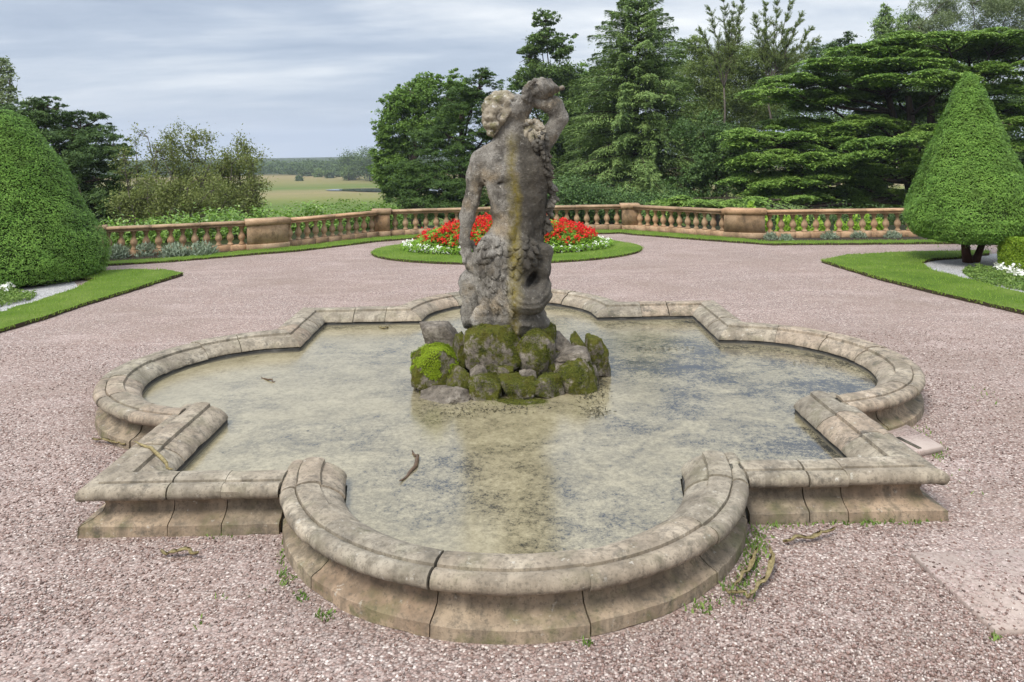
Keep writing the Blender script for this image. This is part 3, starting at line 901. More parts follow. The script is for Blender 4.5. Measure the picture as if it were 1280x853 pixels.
loop = np.concatenate([rotk(np.array([f[0] for f in r_[3]]), k) for k, r_ in enumerate(ringI)])
nl = len(loop); lv = np.concatenate([[[0, 0]], loop * .5, loop]); ii = np.arange(nl); jj = (ii + 1) % nl
tag(mk('pool_water', np.column_stack([lv, np.full(len(lv), WZ)]), [np.stack([0 * ii, 1 + ii, 1 + jj], 1), np.stack([1 + ii, 1 + nl + ii, 1 + nl + jj, 1 + jj], 1)], M['water']), kind='structure')

# ------------------------------------------------------------------ implicit surfaces (statue)


def surfnet(fn, lo, hi, h):
    lo = np.array(lo, float); hi = np.array(hi, float)
    ax = [np.arange(lo[i], hi[i] + h, h) for i in range(3)]
    G = np.stack(np.meshgrid(*ax, indexing='ij'), -1)
    D = fn(G); s = D < 0
    nx, ny, nz = D.shape
    sl = lambda a, o, n: slice(o, n - 1 + o)
    cnt = np.zeros((nx - 1, ny - 1, nz - 1), int)
    for a in (0, 1):
        for b in (0, 1):
            for c in (0, 1): cnt += s[a:nx - 1 + a, b:ny - 1 + b, c:nz - 1 + c]
    act = (cnt > 0) & (cnt < 8)
    I = np.argwhere(act); idx = -np.ones(act.shape, int); idx[act] = np.arange(len(I))
    acc = np.zeros((len(I), 3)); num = np.zeros((len(I), 1))
    cor = [(a, b, c) for a in (0, 1) for b in (0, 1) for c in (0, 1)]
    for p in cor:
        for q in cor:
            if sum(q) - sum(p) == 1 and all(y >= x for x, y in zip(p, q)):
                dp = D[I[:, 0] + p[0], I[:, 1] + p[1], I[:, 2] + p[2]]; dq = D[I[:, 0] + q[0], I[:, 1] + q[1], I[:, 2] + q[2]]
                x = (dp < 0) != (dq < 0); t = np.where(x, dp / (dp - dq + 1e-12), 0)[:, None]
                acc += np.where(x[:, None], np.array(p) + t * (np.array(q) - np.array(p)), 0); num += x[:, None]
    V = lo + (I + acc / num) * h
    Q = []
    for axn in range(3):
        sh = [slice(1, -1)] * 3; sh[axn] = slice(0, -1); sh2 = list(sh); sh2[axn] = slice(1, None)
        a, b = s[tuple(sh)], s[tuple(sh2)]
        E_ = np.argwhere(a != b)
        if not len(E_): continue
        fl = a[tuple(E_.T)]
        base = E_.copy()
        o1, o2 = [(1, 2), (2, 0), (0, 1)][axn]
        for o_ in (o1, o2): base[:, o_] += 1
        def cell(d1, d2):
            c = base.copy(); c[:, o1] -= d1; c[:, o2] -= d2; return idx[tuple(c.T)]
        q = np.stack([cell(1, 1), cell(0, 1), cell(0, 0), cell(1, 0)], 1)
        q[~fl] = q[~fl][:, ::-1]; Q.append(q)
    Q = np.concatenate(Q); Q = Q[(Q >= 0).all(1)]
    return V, Q


def smin(a, b, k):
    h = np.clip(.5 + .5 * (b - a) / k, 0, 1); return b * (1 - h) + a * h - k * h * (1 - h)


def d_cap(P, a, b, ra, rb, ys=1.0):
    """rounded cone from a to b; ys < 1 flattens it in depth"""
    sc = np.array([1, 1 / ys, 1]); a = np.array(a) * sc; b = np.array(b) * sc; Pq = P * sc
    ab = b - a; t = np.clip(((Pq - a) @ ab) / (ab @ ab + 1e-9), 0, 1)
    return (np.linalg.norm(Pq - (a + t[..., None] * ab), axis=-1) - (ra + (rb - ra) * t)) * (ys if ys < 1 else 1)


def d_ell(P, c, r, rot=0.0):
    Pq = P - np.array(c)
    if rot:
        cs, sn = math.cos(rot), math.sin(rot)
        Pq = np.stack([Pq[..., 0] * cs + Pq[..., 2] * sn, Pq[..., 1], -Pq[..., 0] * sn + Pq[..., 2] * cs], -1)
    r = np.array(r); k0 = np.linalg.norm(Pq / r, axis=-1); k1 = np.linalg.norm(Pq / (r * r), axis=-1)
    return k0 * (k0 - 1) / (k1 + 1e-9)


def s_(px, py, y=0.0): return at(px, py, y)


def body_sdf(P):
    D = d_ell(P, s_(646, 222), (.345, .215, .40))
    D = smin(D, d_cap(P, s_(605, 203, .0), s_(668, 201, .02), .135, .125, .85), .10)
    D = smin(D, d_ell(P, s_(647, 262), (.295, .20, .36)), .08)
    D = smin(D, d_ell(P, s_(637, 312), (.315, .24, .30)), .08)
    D = smin(D, d_cap(P, s_(667, 205, .02), s_(664, 300, .0), .145, .145, .9), .07)
    D = smin(D, d_ell(P, s_(667, 182, .0), (.12, .12, .14)), .06)
    # trapezius, shoulder blades, lats, buttock fullness
    D = smin(D, d_cap(P, s_(638, 180, .0), s_(612, 196, .0), .13, .10, .8), .09)
    D = smin(D, d_cap(P, s_(640, 180, .0), s_(672, 194, .02), .13, .10, .8), .09)
    D = smin(D, d_ell(P, s_(623, 214, -.16), (.115, .06, .17), .25), .05)
    D = smin(D, d_ell(P, s_(667, 214, -.16), (.115, .06, .17), -.25), .05)
    D = smin(D, d_cap(P, s_(615, 222, -.08), s_(626, 262, -.12), .10, .07), .06)
    D = smin(D, d_cap(P, s_(676, 222, -.08), s_(664, 262, -.12), .10, .07), .06)
    D = smin(D, d_cap(P, s_(637, 235, -.15), s_(636, 290, -.16), .055, .07), .05)
    D = smin(D, d_cap(P, s_(656, 235, -.15), s_(658, 290, -.16), .055, .07), .05)
    D = smin(D, d_ell(P, s_(617, 318, -.12), (.17, .17, .2)), .06)
    D = smin(D, d_ell(P, s_(654, 318, -.14), (.17, .17, .2)), .06)
    # spine groove, waist crease
    g = d_cap(P, s_(646, 196, -.262), s_(647, 300, -.265), .042, .034)
    D = -smin(-D, g, .035)
    g = d_cap(P, s_(610, 284, -.19), s_(636, 292, -.275), .018, .012); D = -smin(-D, g, .02)
    g = d_cap(P, s_(607, 226, -.10), s_(636, 232, -.235), .012, .010); D = -smin(-D, g, .03)
    # left arm, straight down to the support
    A = d_cap(P, s_(601, 204, .0), s_(595, 222, .0), .125, .105)
    A = smin(A, d_cap(P, s_(595, 220, .0), s_(590, 252, .0), .10, .078), .05)
    A = smin(A, d_cap(P, s_(588, 256, .0), s_(584, 272, .0), .082, .078), .04)
    A = smin(A, d_cap(P, s_(584, 270, .0), s_(580.5, 302, -.02), .08, .052), .04)
    # hand: palm, four fingers and thumb, pressing on the rock
    A = smin(A, d_cap(P, s_(581, 302, -.02), s_(584, 318, -.03), .055, .062, .7), .03)
    for q, (dx, ln) in enumerate(((-5, 17), (-1.5, 21), (2.2, 22), (5.6, 19))):
        A = smin(A, d_cap(P, s_(583 + dx * .7, 318, -.06 + q * .02), s_(586 + dx, 318 + ln * .55, -.075 + q * .02), .025, .022), .012)
        A = smin(A, d_cap(P, s_(586 + dx, 318 + ln * .55, -.075 + q * .02), s_(588.5 + dx * .8, 318 + ln, -.045 + q * .02), .022, .017), .010)
    A = smin(A, d_cap(P, s_(583, 306, .02), s_(590, 304, .05), .03, .028), .02)
    A = smin(A, d_cap(P, s_(590, 304, .05), s_(593, 312, .05), .026, .02), .012)
    D = smin(D, A, .045)
    # right arm raised, elbow out, forearm folded back to the shell
    A = d_cap(P, s_(666, 194, .05), s_(686, 169, .07), .125, .10)
    A = smin(A, d_cap(P, s_(686, 170, .07), s_(699, 149, .07), .10, .092), .04)
    A = smin(A, d_cap(P, s_(699.5, 146, .07), s_(691, 132, .04), .095, .10), .04)
    A = smin(A, d_cap(P, s_(692, 132, .04), s_(674, 129, -.01), .10, .062), .04)
    A = smin(A, d_cap(P, s_(674, 129, -.01), s_(664, 123, -.05), .052, .05), .03)
    for q, (x1, y1, x2, y2) in enumerate(((661, 126, 654.5, 122), (661, 122, 655, 115), (663, 118, 658, 109), (667, 116, 664, 105.5))):
        A = smin(A, d_cap(P, s_(x1, y1, -.12), s_(x2, y2, -.15), .03, .028), .012)
        A = smin(A, d_cap(P, s_(x2, y2, -.15), s_(x2 + 4.2, y2 - 3.5, -.16), .028, .022), .010)
    D = smin(D, A, .04)
    # neck and head, thrown back, face to the upper right
    D = smin(D, d_cap(P, s_(639, 178, .0), s_(640, 152, .01), .165, .135, .85), .08)
    H = d_ell(P, s_(626, 139), (.165, .15, .175), -.3)
    H = smin(H, d_cap(P, s_(634, 135), s_(649, 130), .14, .10), .06)
    H = smin(H, d_cap(P, s_(644, 139, -.06), s_(656, 133, -.03), .09, .066), .05)
    H = smin(H, d_cap(P, s_(649, 152), s_(657, 134), .09, .066), .05)
    H = smin(H, d_ell(P, s_(638, 126), (.10, .10, .085)), .04)
    H = smin(H, d_cap(P, s_(641, 124), s_(648, 120.5), .024, .028), .02)         # nose
    H = smin(H, d_cap(P, s_(638.5, 123, -.07), s_(642, 126, -.08), .024, .016), .015)   # brow
    H = smin(H, d_ell(P, s_(643.5, 130, -.085), (.05, .035, .05)), .03)               # blown cheek
    H = smin(H, d_cap(P, s_(650, 126), s_(655, 128), .035, .035), .02)           # lips
    g = d_ell(P, s_(642, 126.5, -.105), (.028, .03, .018)); H = -smin(-H, g, .015)      # eye socket
    H = smin(H, d_ell(P, s_(642, 126.2, -.088), (.017, .02, .013)), .008)              # eyeball
    H = smin(H, d_ell(P, s_(626, 146, -.15), (.045, .025, .055), -.4), .015)           # ear
    g = d_ell(P, s_(627, 146, -.172), (.022, .02, .03), -.4); H = -smin(-H, g, .01)
    D = smin(D, H, .05)
    # legs running down into the scaly tail
    D = smin(D, d_cap(P, s_(618, 330, -.04), s_(622, 378, -.08), .24, .22), .08)
    D = smin(D, d_cap(P, s_(645, 332, -.05), s_(640, 385, -.05), .24, .26), .08)
    D = smin(D, d_cap(P, s_(662, 318, .0), s_(682, 314, -.10), .13, .08), .05)
    D = smin(D, d_cap(P, s_(682, 314, -.10), s_(676, 340, -.09), .08, .10), .03)
    D = smin(D, d_cap(P, s_(677, 338, -.09), s_(668, 352, .03), .10, .09), .04)
    T = [(s_(640, 342, -.20), .10), (s_(640, 362, -.23), .115), (s_(650, 376, -.27), .125), (s_(666, 378, -.28), .125), (s_(677, 368, -.22), .10), (s_(680, 354, -.10), .08)]
    for (a, ra), (b, rb) in zip(T, T[1:]): D = smin(D, d_cap(P, a, b, ra, rb), .03)
    g = d_ell(P, s_(665, 350, -.26), (.045, .20, .095), -.55); D = -smin(-D, g, .03)
    qc = P - s_(663, 350, -.24); rr = np.hypot(qc[..., 0], qc[..., 2] * 1.15)
    D = D + .0055 * np.sin(rr * 95 + 2 * vnoise(P * 4, 9)) * sm(.10, .14, rr) * sm(.36, .30, rr) * sm(.04, -.06, qc[..., 2]) * sm(-.22, -.12, qc[..., 0])
    n = fbm(P * 8, 3, 2) * .006 + vnoise(P * 30, 6) * .004 - .005 * sm(.25, .6, fbm(P * 5 + 7, 3, 11))
    # eroded scales over the hips and tail
    zz = P[..., 2]; sc = sm(1.70, 1.5, zz) * sm(.12, -.05, P[..., 0]) * .007
    n = n + sc * np.sin(P[..., 0] * 60 + 2 * vnoise(P * 5, 1)) * np.sin(zz * 55 + 2 * vnoise(P * 6, 3))
    return D + n


def hair_sdf(P):
    rs = np.random.default_rng(3)
    D = d_ell(P, s_(625, 139), (.17, .165, .172), -.3)
    D = smin(D, d_ell(P, s_(617, 155), (.10, .13, .11)), .05)
    for q in range(46):
        v = rs.normal(size=3); v /= np.linalg.norm(v)
        c = s_(624, 141) + v * np.array([.155, .155, .185])
        if c[0] > s_(639, 140)[0] or c[1] > .1: continue
        D = smin(D, d_ell(P, c, (.05, .045, .05)), .018)
    for (x, y, dy) in ((615, 123, -.06), (621, 119, -.05), (628, 118, -.04), (635, 120, -.05), (610, 131, -.05), (608, 143, -.03), (610, 156, -.04), (615, 166, -.05), (621, 169, -.08), (638, 123, -.08), (633, 129, -.13), (626, 125, -.13), (618, 133, -.13), (616, 146, -.14), (618, 158, -.14)):
        D = smin(D, d_ell(P, s_(x, y, dy), (.05, .05, .045)), .016)
    cutp = (P[..., 0] - s_(637, 140)[0]) * .75 - (P[..., 2] - s_(633, 140)[2]) * .55
    D = np.maximum(D, cutp - .02)
    return D + fbm(P * 22, 2, 4) * .012


def shell_sdf(P):
    D = d_ell(P, s_(675, 111, -.02), (.18, .13, .12), .10)
    D = smin(D, d_cap(P, s_(688, 111, -.02), s_(700, 111, -.02), .06, .022), .04)
    D = smin(D, d_cap(P, s_(702, 110.5, -.02), s_(702.4, 110.5, -.02), .03, .03), .015)
    D = smin(D, d_cap(P, s_(668, 114, -.02), s_(657, 126, .0), .09, .04), .05)
    q = P - s_(677, 110.5, -.02)
    return D + .006 * np.sin((q[..., 0] * .95 + q[..., 2] * .5) * 75 + q[..., 1] * 14) + fbm(P * 16, 3, 8) * .012


def cloth_sdf(P):
    D = None
    pts = [(662, 158, -.06, .06), (669, 158, -.05, .075), (675, 166, -.06, .06), (664, 170, -.08, .05), (670, 164, -.05, .05), (677, 172, -.08, .06), (671, 180, -.13, .05), (678, 188, -.14, .055), (681, 200, -.16, .062), (683, 212, -.12, .055), (686, 224, -.06, .05), (689, 234, -.03, .046), (690, 246, -.02, .042), (688, 257, -.02, .046), (687, 268, -.02, .038), (684, 279, -.02, .036), (681, 291, -.03, .03)]
    prev = None
    for x, y, dy, r in pts:
        c = s_(x, y, dy); d = d_ell(P, c, (r * .7, r * .5, r * 1.15))
        D = d if D is None else smin(D, d, .02)
        if prev is not None: D = smin(D, d_cap(P, prev, c, .03, .03), .02)
        prev = c
    return D + vnoise(P * 13, 3) * .018 + np.abs(vnoise(P * np.array([24, 24, 13]), 5)) * .018 + vnoise(P * 40, 1) * .006


def mass_sdf(P):
    D = d_ell(P, s_(635, 398, .0), (.42, .34, .26))
    D = smin(D, d_ell(P, s_(590, 372, .02), (.145, .16, .36)), .05)
    D = smin(D, d_ell(P, s_(606, 395, -.16), (.17, .16, .18)), .04)
    D = smin(D, d_ell(P, s_(668, 404, -.06), (.20, .2, .15)), .04)
    D = smin(D, d_ell(P, s_(640, 440, .1), (.55, .40, .32)), .05)
    lum = np.abs(vnoise(P * 7, 2)) * .06 * sm(1.25, 1.0, P[..., 2])
    return D + fbm(P * 5, 3, 7) * .03 + lum + vnoise(P * 30, 4) * .008


statue = thing('stone_statue', 'weathered stone statue of a figure blowing a shell on a rocky base in the pool', 'statue', (0, 0, .2))
for nm, fn, lo, hi, h, mt in (('body', body_sdf, (-.72, -.48, .75), (.74, .45, 3.5), .0125, 'statue'),
                              ('hair', hair_sdf, (-.40, -.30, 2.75), (.16, .30, 3.42), .0125, 'lichen'),
                              ('conch_shell', shell_sdf, (.05, -.25, 2.98), (.68, .22, 3.56), .0125, 'statue'),
                              ('drapery', cloth_sdf, (.10, -.35, 1.65), (.60, .12, 3.06), .0125, 'statue'),
                              ('rock_base', mass_sdf, (-.72, -.50, .10), (.74, .60, 1.55), .016, 'statue')):
    V, Q = surfnet(fn, lo, hi, h)
    mk(nm, V, Q, M[mt], statue, smooth=True)


def pin(px, py, fn):
    """where the line of sight from the terrace meets the carved body, and the surface normal there"""
    Ys = np.linspace(-.48, .4, 260); P = np.array([at(px, py, y) for y in Ys]); d = fn(P); k = np.argmax(d < 0)
    if not (d < 0).any(): return None
    p = P[k]; e = .03; g = np.array([fn((p + v)[None])[0] - fn((p - v)[None])[0] for v in np.eye(3) * e])
    return p, g / (np.linalg.norm(g) + 1e-9)


def stone_leaf(m_, p, n, L, Wd, ang, lift, rs):
    a = np.array([math.sin(ang), 0, -math.cos(ang)]); a = a - n * (a @ n); a /= np.linalg.norm(a); b = np.cross(n, a)
    N_, k = 11, 6; S = np.empty((N_, 2 * k, 3)); ph = rs.random() * 6
    for i in range(N_):
        t = i / (N_ - 1); wd = Wd * (t + .10) ** .55 * (1.04 - t) ** .6 * 1.5 * (1 + .20 * math.sin(t * 22 + ph))
        for j in range(2 * k):
            u = (j / (k - 1) * 2 - 1) if j < k else (1 - (j - k) / (k - 1) * 2)
            h = (.000 - .014 * u * u + .005 * (abs(u) < .25)) if j < k else -.026 - .01 * u * u
            S[i, j] = p + a * ((t - .3) * L) + b * (u * wd / 2) + n * (h + lift * t * t + .012 * math.sin(t * 3) + .004 * rs.random())
    m_.sweep(S)


def leaf_skirt():
    rs = random.Random(5); m_ = MB()
    for row, (y0, dens) in enumerate(((297, 7), (306, 9), (315, 10), (324, 9), (333, 8), (341, 6))):
        for q in range(dens):
            f = (q + rs.uniform(.2, .8)) / dens; x = 599 + f * (76 - 4 * abs(row - 2)); y = y0 + rs.uniform(-4, 4) + 10 * (f - .35) ** 2
            if 655 < x < 672 and y > 334: continue
            r_ = pin(x, y, body_sdf)
            if r_: stone_leaf(m_, r_[0], r_[1], rs.uniform(.09, .145), rs.uniform(.085, .125), rs.gauss((f - .5) * .7, .5), rs.uniform(.0, .03), rs)
    for q in range(46):                                    # low feathered strokes over the left thigh
        x = rs.uniform(600, 640); y = rs.uniform(344, 388); r_ = pin(x, y, body_sdf)
        if r_: stone_leaf(m_, r_[0] - r_[1] * .008, r_[1], rs.uniform(.10, .16), rs.uniform(.045, .07), rs.gauss(.55, .2), .008, rs)
    m_.build('leaf_skirt', M['statue'], statue, smooth=False)
    m_ = MB(); both = lambda P: np.minimum(body_sdf(P), cloth_sdf(P))
    path = [(661, 152), (668, 158), (675, 165), (672, 176), (677, 186), (680, 198), (682, 210), (685, 222), (688, 233), (689, 245), (687, 256), (686, 267), (684, 278), (682, 288)]
    for q in range(74):
        f = rs.random() * (len(path) - 1.01); k = int(f); x = path[k][0] + (path[k + 1][0] - path[k][0]) * (f - k); y = path[k][1] + (path[k + 1][1] - path[k][1]) * (f - k)
        sp = 9 if f < 3 else 5.5 if f < 7 else 3.5
        r_ = pin(x + rs.uniform(-sp, sp), y + rs.uniform(-4, 4), both)
        if r_: stone_leaf(m_, r_[0], r_[1], rs.uniform(.07, .13), rs.uniform(.065, .105), rs.gauss(.15, .6), rs.uniform(.0, .06), rs)
    m_.build('drapery_leaves', M['statue'], statue, smooth=False)
    m_ = MB()
    for x, y in ((660, 153), (665, 156), (670, 154), (667, 162), (673, 161), (661, 161), (676, 167), (664, 168)):
        r_ = pin(x, y, both)
        if r_: stone_leaf(m_, r_[0] + r_[1] * .02, r_[1], rs.uniform(.12, .17), rs.uniform(.08, .11), rs.gauss(.2, .5), .02, rs)
    m_.build('shoulder_cloth', M['lichen'], statue, smooth=False)


leaf_skirt()

# ------------------------------------------------------------------ rocks round the statue
_ico = None


def ico():
    global _ico
    if _ico is None:
        bm = bmesh.new(); bmesh.ops.create_icosphere(bm, subdivisions=5, radius=1)
        V = np.array([v.co for v in bm.verts]); F = np.array([[v.index for v in f.verts] for f in bm.faces]); bm.free(); _ico = (V, F)
    return _ico


def rock(px, py, wpx, hpx, Y, mat, label, depth=None, tilt=0.0, seed=0, planes=12, sharp=1.0, tufts=None):
    D, F = ico(); rs = np.random.default_rng(seed + 11)
    k = mpp(Y) * 1.03; c = at(px, py, Y); hx, hz = wpx * k / 2, hpx * k / 2 * 1.03; hy = (depth or (hx + hz) * .5)
    n = rs.normal(size=(planes, 3)); n /= np.linalg.norm(n, axis=1, keepdims=True); d = rs.uniform(.62, 1.0, planes)
    n = np.concatenate([n, np.eye(3), -np.eye(3)]); d = np.concatenate([d, np.full(6, .95)])
    r = np.min(d / np.maximum(D @ n.T, .05), axis=1); r = np.minimum(r, 1.25) * sharp + (1 - sharp)
    P = D * r[:, None]
    P = P * (1 + .07 * fbm(D * 1.8 + seed * 3.1, 2, seed)[:, None] + .035 * np.abs(fbm(D * 6 + seed, 3, seed + 3))[:, None] + .02 * vnoise(D * 11 + seed, seed)[:, None])
    lo, hi = P.min(0), P.max(0); P = (P - (lo + hi) / 2) / ((hi - lo) / 2)
    P = P * np.array([hx, hy, hz])
    ca, sa = math.cos(tilt), math.sin(tilt); P = np.stack([P[:, 0] * ca - P[:, 2] * sa, P[:, 1], P[:, 0] * sa + P[:, 2] * ca], 1)
    V = P + c
    base = np.array([c[0], c[1], V[:, 2].min()])
    if tufts:
        o = thing('mossy_rock', label, 'rock', base, 'rocks piled round the statue base')
        mk('stone', V, F, M[mat], o, smooth=True)
        nv = nrm(P / np.array([hx, hy, hz]) ** 2 * .1)
        up = np.where((nv[:, 2] > -.2) & (fbm(V * 6, 3, seed) + nv[:, 2] * .7 > tufts[1]))[0]
        pick = rs.choice(up, tufts[0]); C = V[pick] + rs.normal(0, .006, (tufts[0], 3))
        VV, Q = leaf_quads(C + nv[pick] * .006, nv[pick] + unit(len(C)) * .6, rs.uniform(.006, .015, len(C)), rs.uniform(.004, .009, len(C)))
        mk('moss', VV, Q, M[tufts[2]], o)
    else:
        o = mk('rock', V, F, M[mat], None, smooth=True, origin=base)
        tag(o, label, 'rock', 'rocks piled round the statue base')
    return o


rock(550, 424, 50, 42, .30, 'grey_rock', 'bare grey boulder left of the statue, behind the bright green one', seed=1, planes=16)
rock(546, 464, 62, 62, -.25, 'mossy_rock', 'boulder covered in bright green moss left of the statue', seed=2, sharp=.85, tufts=(30000, .30, 'moss_tuft'))
rock(572, 477, 32, 36, -.45, 'mossy_rock', 'small olive rock between the bright green boulder and the front row', seed=3, sharp=.7)
rock(576, 446, 26, 60, -.12, 'mossy_rock', 'narrow brown rock wedged left of the tall upright slab', seed=4)
rock(616, 441, 72, 68, -.30, 'mossy_rock', 'tall upright mossy slab in front of the statue', depth=.16, seed=5, sharp=.8, planes=8, tufts=(4000, .55, 'olive_tuft'))
rock(668, 446, 52, 66, -.30, 'mossy_rock', 'round-topped mossy stone right of the tall upright slab', depth=.17, seed=6, sharp=.55, tufts=(3000, .5, 'olive_tuft'))
rock(608, 485, 44, 36, -.58, 'mossy_rock', 'leftmost blocky rock of the low mossy front row', seed=7, tufts=(1800, .5, 'olive_tuft'))
rock(646, 485, 46, 34, -.60, 'mossy_rock', 'middle blocky rock of the low mossy front row', seed=8, tufts=(1800, .5, 'olive_tuft'))
rock(682, 486, 50, 34, -.56, 'mossy_rock', 'rightmost blocky rock of the low mossy front row', seed=9, tufts=(1800, .5, 'olive_tuft'))
rock(560, 497, 70, 24, -.62, 'grey_rock', 'low grey stone at the water line below the bright green boulder', seed=10)
rock(720, 478, 52, 60, -.38, 'mossy_rock', 'big dark mossy rock at the right front of the pile', seed=11, sharp=.7, tufts=(3200, .45, 'olive_tuft'))
rock(712, 446, 46, 22, -.22, 'grey_rock', 'flat tan slab lying on the big dark mossy rock', depth=.22, tilt=.18, seed=12)
rock(698, 434, 34, 34, .0, 'grey_rock', 'pale block at the right foot of the statue', seed=13)
rock(676, 416, 40, 32, -.08, 'mossy_rock', 'green rock just under the curled tail of the statue', seed=14, sharp=.7, tufts=(1500, .5, 'olive_tuft'))
rock(727, 440, 17, 46, -.02, 'mossy_rock', 'thin upright stone leaning in the right of the pile', depth=.2, tilt=.35, seed=15)
rock(745, 444, 30, 46, .05, 'mossy_rock', 'outermost rock at the right end of the pile', seed=16)
rock(690, 460, 40, 44, -.18, 'mossy_rock', 'dark rock in the gap under the flat tan slab', seed=17)
rock(640, 470, 120, 56, .05, 'mossy_rock', 'broad dark rock buried in the middle of the pile', depth=.45, seed=18)
rock(652, 508, 92, 12, -.80, 'mossy_rock', 'flat green stone barely above the water before the front row', depth=.15, seed=19, sharp=.6, tufts=(2500, .1, 'olive_tuft'))
rock(600, 511, 34, 16, -.74, 'grey_rock', 'small grey stone breaking the water at the front of the pile', seed=20)

rock(598, 468, 22, 20, -.48, 'grey_rock', 'small broken stone between the front row and the bright green boulder', seed=21)
rock(632, 466, 20, 16, -.50, 'mossy_rock', 'small mossy stone wedged under the tall upright slab', seed=22)
rock(660, 470, 22, 16, -.50, 'grey_rock', 'small grey stone wedged under the round-topped mossy stone', seed=23)
rock(736, 470, 24, 26, -.12, 'grey_rock', 'pale broken stone behind the big dark mossy rock, low on the right', seed=24)
rock(702, 466, 22, 24, -.34, 'grey_rock', 'broken stone between the front row and the big dark mossy rock', seed=25)
rock(534, 486, 24, 22, -.40, 'mossy_rock', 'small dark stone at the foot of the bright green boulder, outermost on the left', seed=26)
rock(756, 462, 16, 24, .02, 'mossy_rock', 'thin sliver of rock at the water line on the far right of the pile', seed=27)

# floating weed beside the pile (uncountable scraps) and other litter
m_ = MB()
for cx, cy, n, sx, sy in ((738, 492, 150, 9, 7), (752, 478, 120, 6, 7), (745, 515, 90, 10, 4), (620, 512, 110, 34, 3), (575, 517, 60, 20, 3), (830, 437, 50, 20, 2), (770, 408, 20, 20, 2), (1040, 455, 60, 30, 3), (560, 390, 0, 1, 1)):
    for _ in range(n):
        p = gp(cx + random.gauss(0, sx), cy + random.gauss(0, sy), WZ)
        a = random.uniform(0, 6.3); L = random.uniform(.008, .04); d = np.array([math.cos(a), math.sin(a), 0])
        P = [p + d * L * t + np.array([0, 0, .004 + random.uniform(0, .012)]) for t in (-.5, 0, .5)]
        m_.tube(P, [.002, random.uniform(.002, .005), .001], 4)
tag(m_.build('floating_weed', M['wetweed']), 'dark scraps of weed floating on the pool around the rock pile', 'pond weed', kind='stuff')

# ------------------------------------------------------------------ foliage builders


def lobes_leaves(lobes, n, L, asp, clump=.22, per=45, up=.5, flat_=1.0, droop=0.0, shell=.5, sub=0, subflat=.8):
    """lobes: rows (x,y,z,rx,ry,rz) in metres. Leaves in clumps through the shell of each lobe."""
    lobes = np.array(lobes, float)
    if sub:
        out = []
        for lb in lobes:
            k = sub; d = unit(k); d[:, 2] = d[:, 2] * .9 + .08; r = rng.uniform(.45, 1.0, (k, 1)); f = rng.uniform(.24, .46, (k, 1))
            out.append(np.concatenate([lb[:3] + d * r * lb[3:6], lb[3:6] * f * np.array([1.1, 1.1, subflat]) + .05], 1))
        lobes = np.concatenate(out); shell = .35
    vol = (lobes[:, 3] * lobes[:, 5]); cnt = np.maximum(1, (n * vol / vol.sum() / per).astype(int))
    Cs, Ns = [], []
    for lb, k in zip(lobes, cnt):
        d = unit(k); r = shell + (1 - shell) * rng.random((k, 1)) ** .6
        r *= 1 + .22 * vnoise(d * 2.3 + lb[:3], 2)[:, None]
        cc = lb[:3] + d * r * lb[3:6]
        g = rng.normal(0, 1, (k, per, 3)) * clump * np.mean(lb[3:6]) * np.array([1, 1, .62 * flat_])
        g *= rng.uniform(.5, 1.4, (k, 1, 1))
        p = cc[:, None] + g
        p[..., 2] -= droop * (g[..., 0] ** 2 + g[..., 1] ** 2) ** .5
        Cs.append(p.reshape(-1, 3)); Ns.append(np.repeat(d, per, 0))
    C = np.concatenate(Cs); N = np.concatenate(Ns)
    n = len(C); nn = N * .5 + unit(n) * .8 + np.array([0, 0, up])
    return leaf_quads(C, nn, L * rng.uniform(.6, 1.35, n), L * asp * rng.uniform(.7, 1.3, n))


def limb(m_, a, b, r0, r1, bend=.12, n=7):
    a = np.array(a, float); b = np.array(b, float); L = np.linalg.norm(b - a); t = np.linspace(0, 1, n)[:, None]
    off = rng.normal(0, 1, 3) * bend * L
    P = a + (b - a) * t + off * (t * (1 - t)) * 1.3 + rng.normal(0, .012 * L, (n, 3)) * (t * (1 - t) * 4)
    m_.tube(P, np.linspace(r0, r1, n), 6); return P


def lob(rows, Y, ry=.8):
    """(px,py,rx px,rz px,depth offset) rows to lobes in metres"""
    out = []
    for px, py, rx, rz, dy in rows:
        c = at(px, py, Y + dy); k = mpp(Y + dy); out.append((*c, rx * k, rx * k * ry, rz * k))
    return out


def tree(name, label, cat, Y, bx, rows, n, L, asp, mat, bark='bark', trunk=.3, group=None, extra=None, **kw):
    lobes = lob(rows, Y); b = at(bx, 255, Y); gz = float(ground_z(b[0], Y)); base = np.array([b[0], Y, gz])
    t = thing(name, label, cat, base, group)
    m_ = MB(); top = max(l[2] for l in lobes); ax = np.mean([l[0] for l in lobes])
    zt = gz + (top - gz) * .75
    tr = limb(m_, base - (0, 0, .3), (base[0] * .6 + ax * .4, Y, zt), trunk, trunk * .3, .04, 9)
    for l in lobes:
        i = int(np.clip((l[2] - gz) / (zt - gz) * 6, 1, 7)); limb(m_, tr[max(1, i - 1)], l[:3], trunk * .42 * (1 - i / 12), .03, .12)
        for q in range(4):
            d = unit(1)[0]; limb(m_, np.array(l[:3]) - d * .2, np.array(l[:3]) + d * np.array(l[3:6]) * .95, trunk * .10 + .015, .008, .12, 5)
    m_.build('trunk', M[bark], t)
    V, Q = lobes_leaves(lobes, n, L, asp, **kw)
    if extra is not None:
        V2, Q2 = extra; Q = np.concatenate([Q, Q2 + len(V)]); V = np.concatenate([V, V2])
    mk('crown', V, Q, M[mat], t)
    return t


# ------------------------------------------------------------------ topiary, hedge, bedding


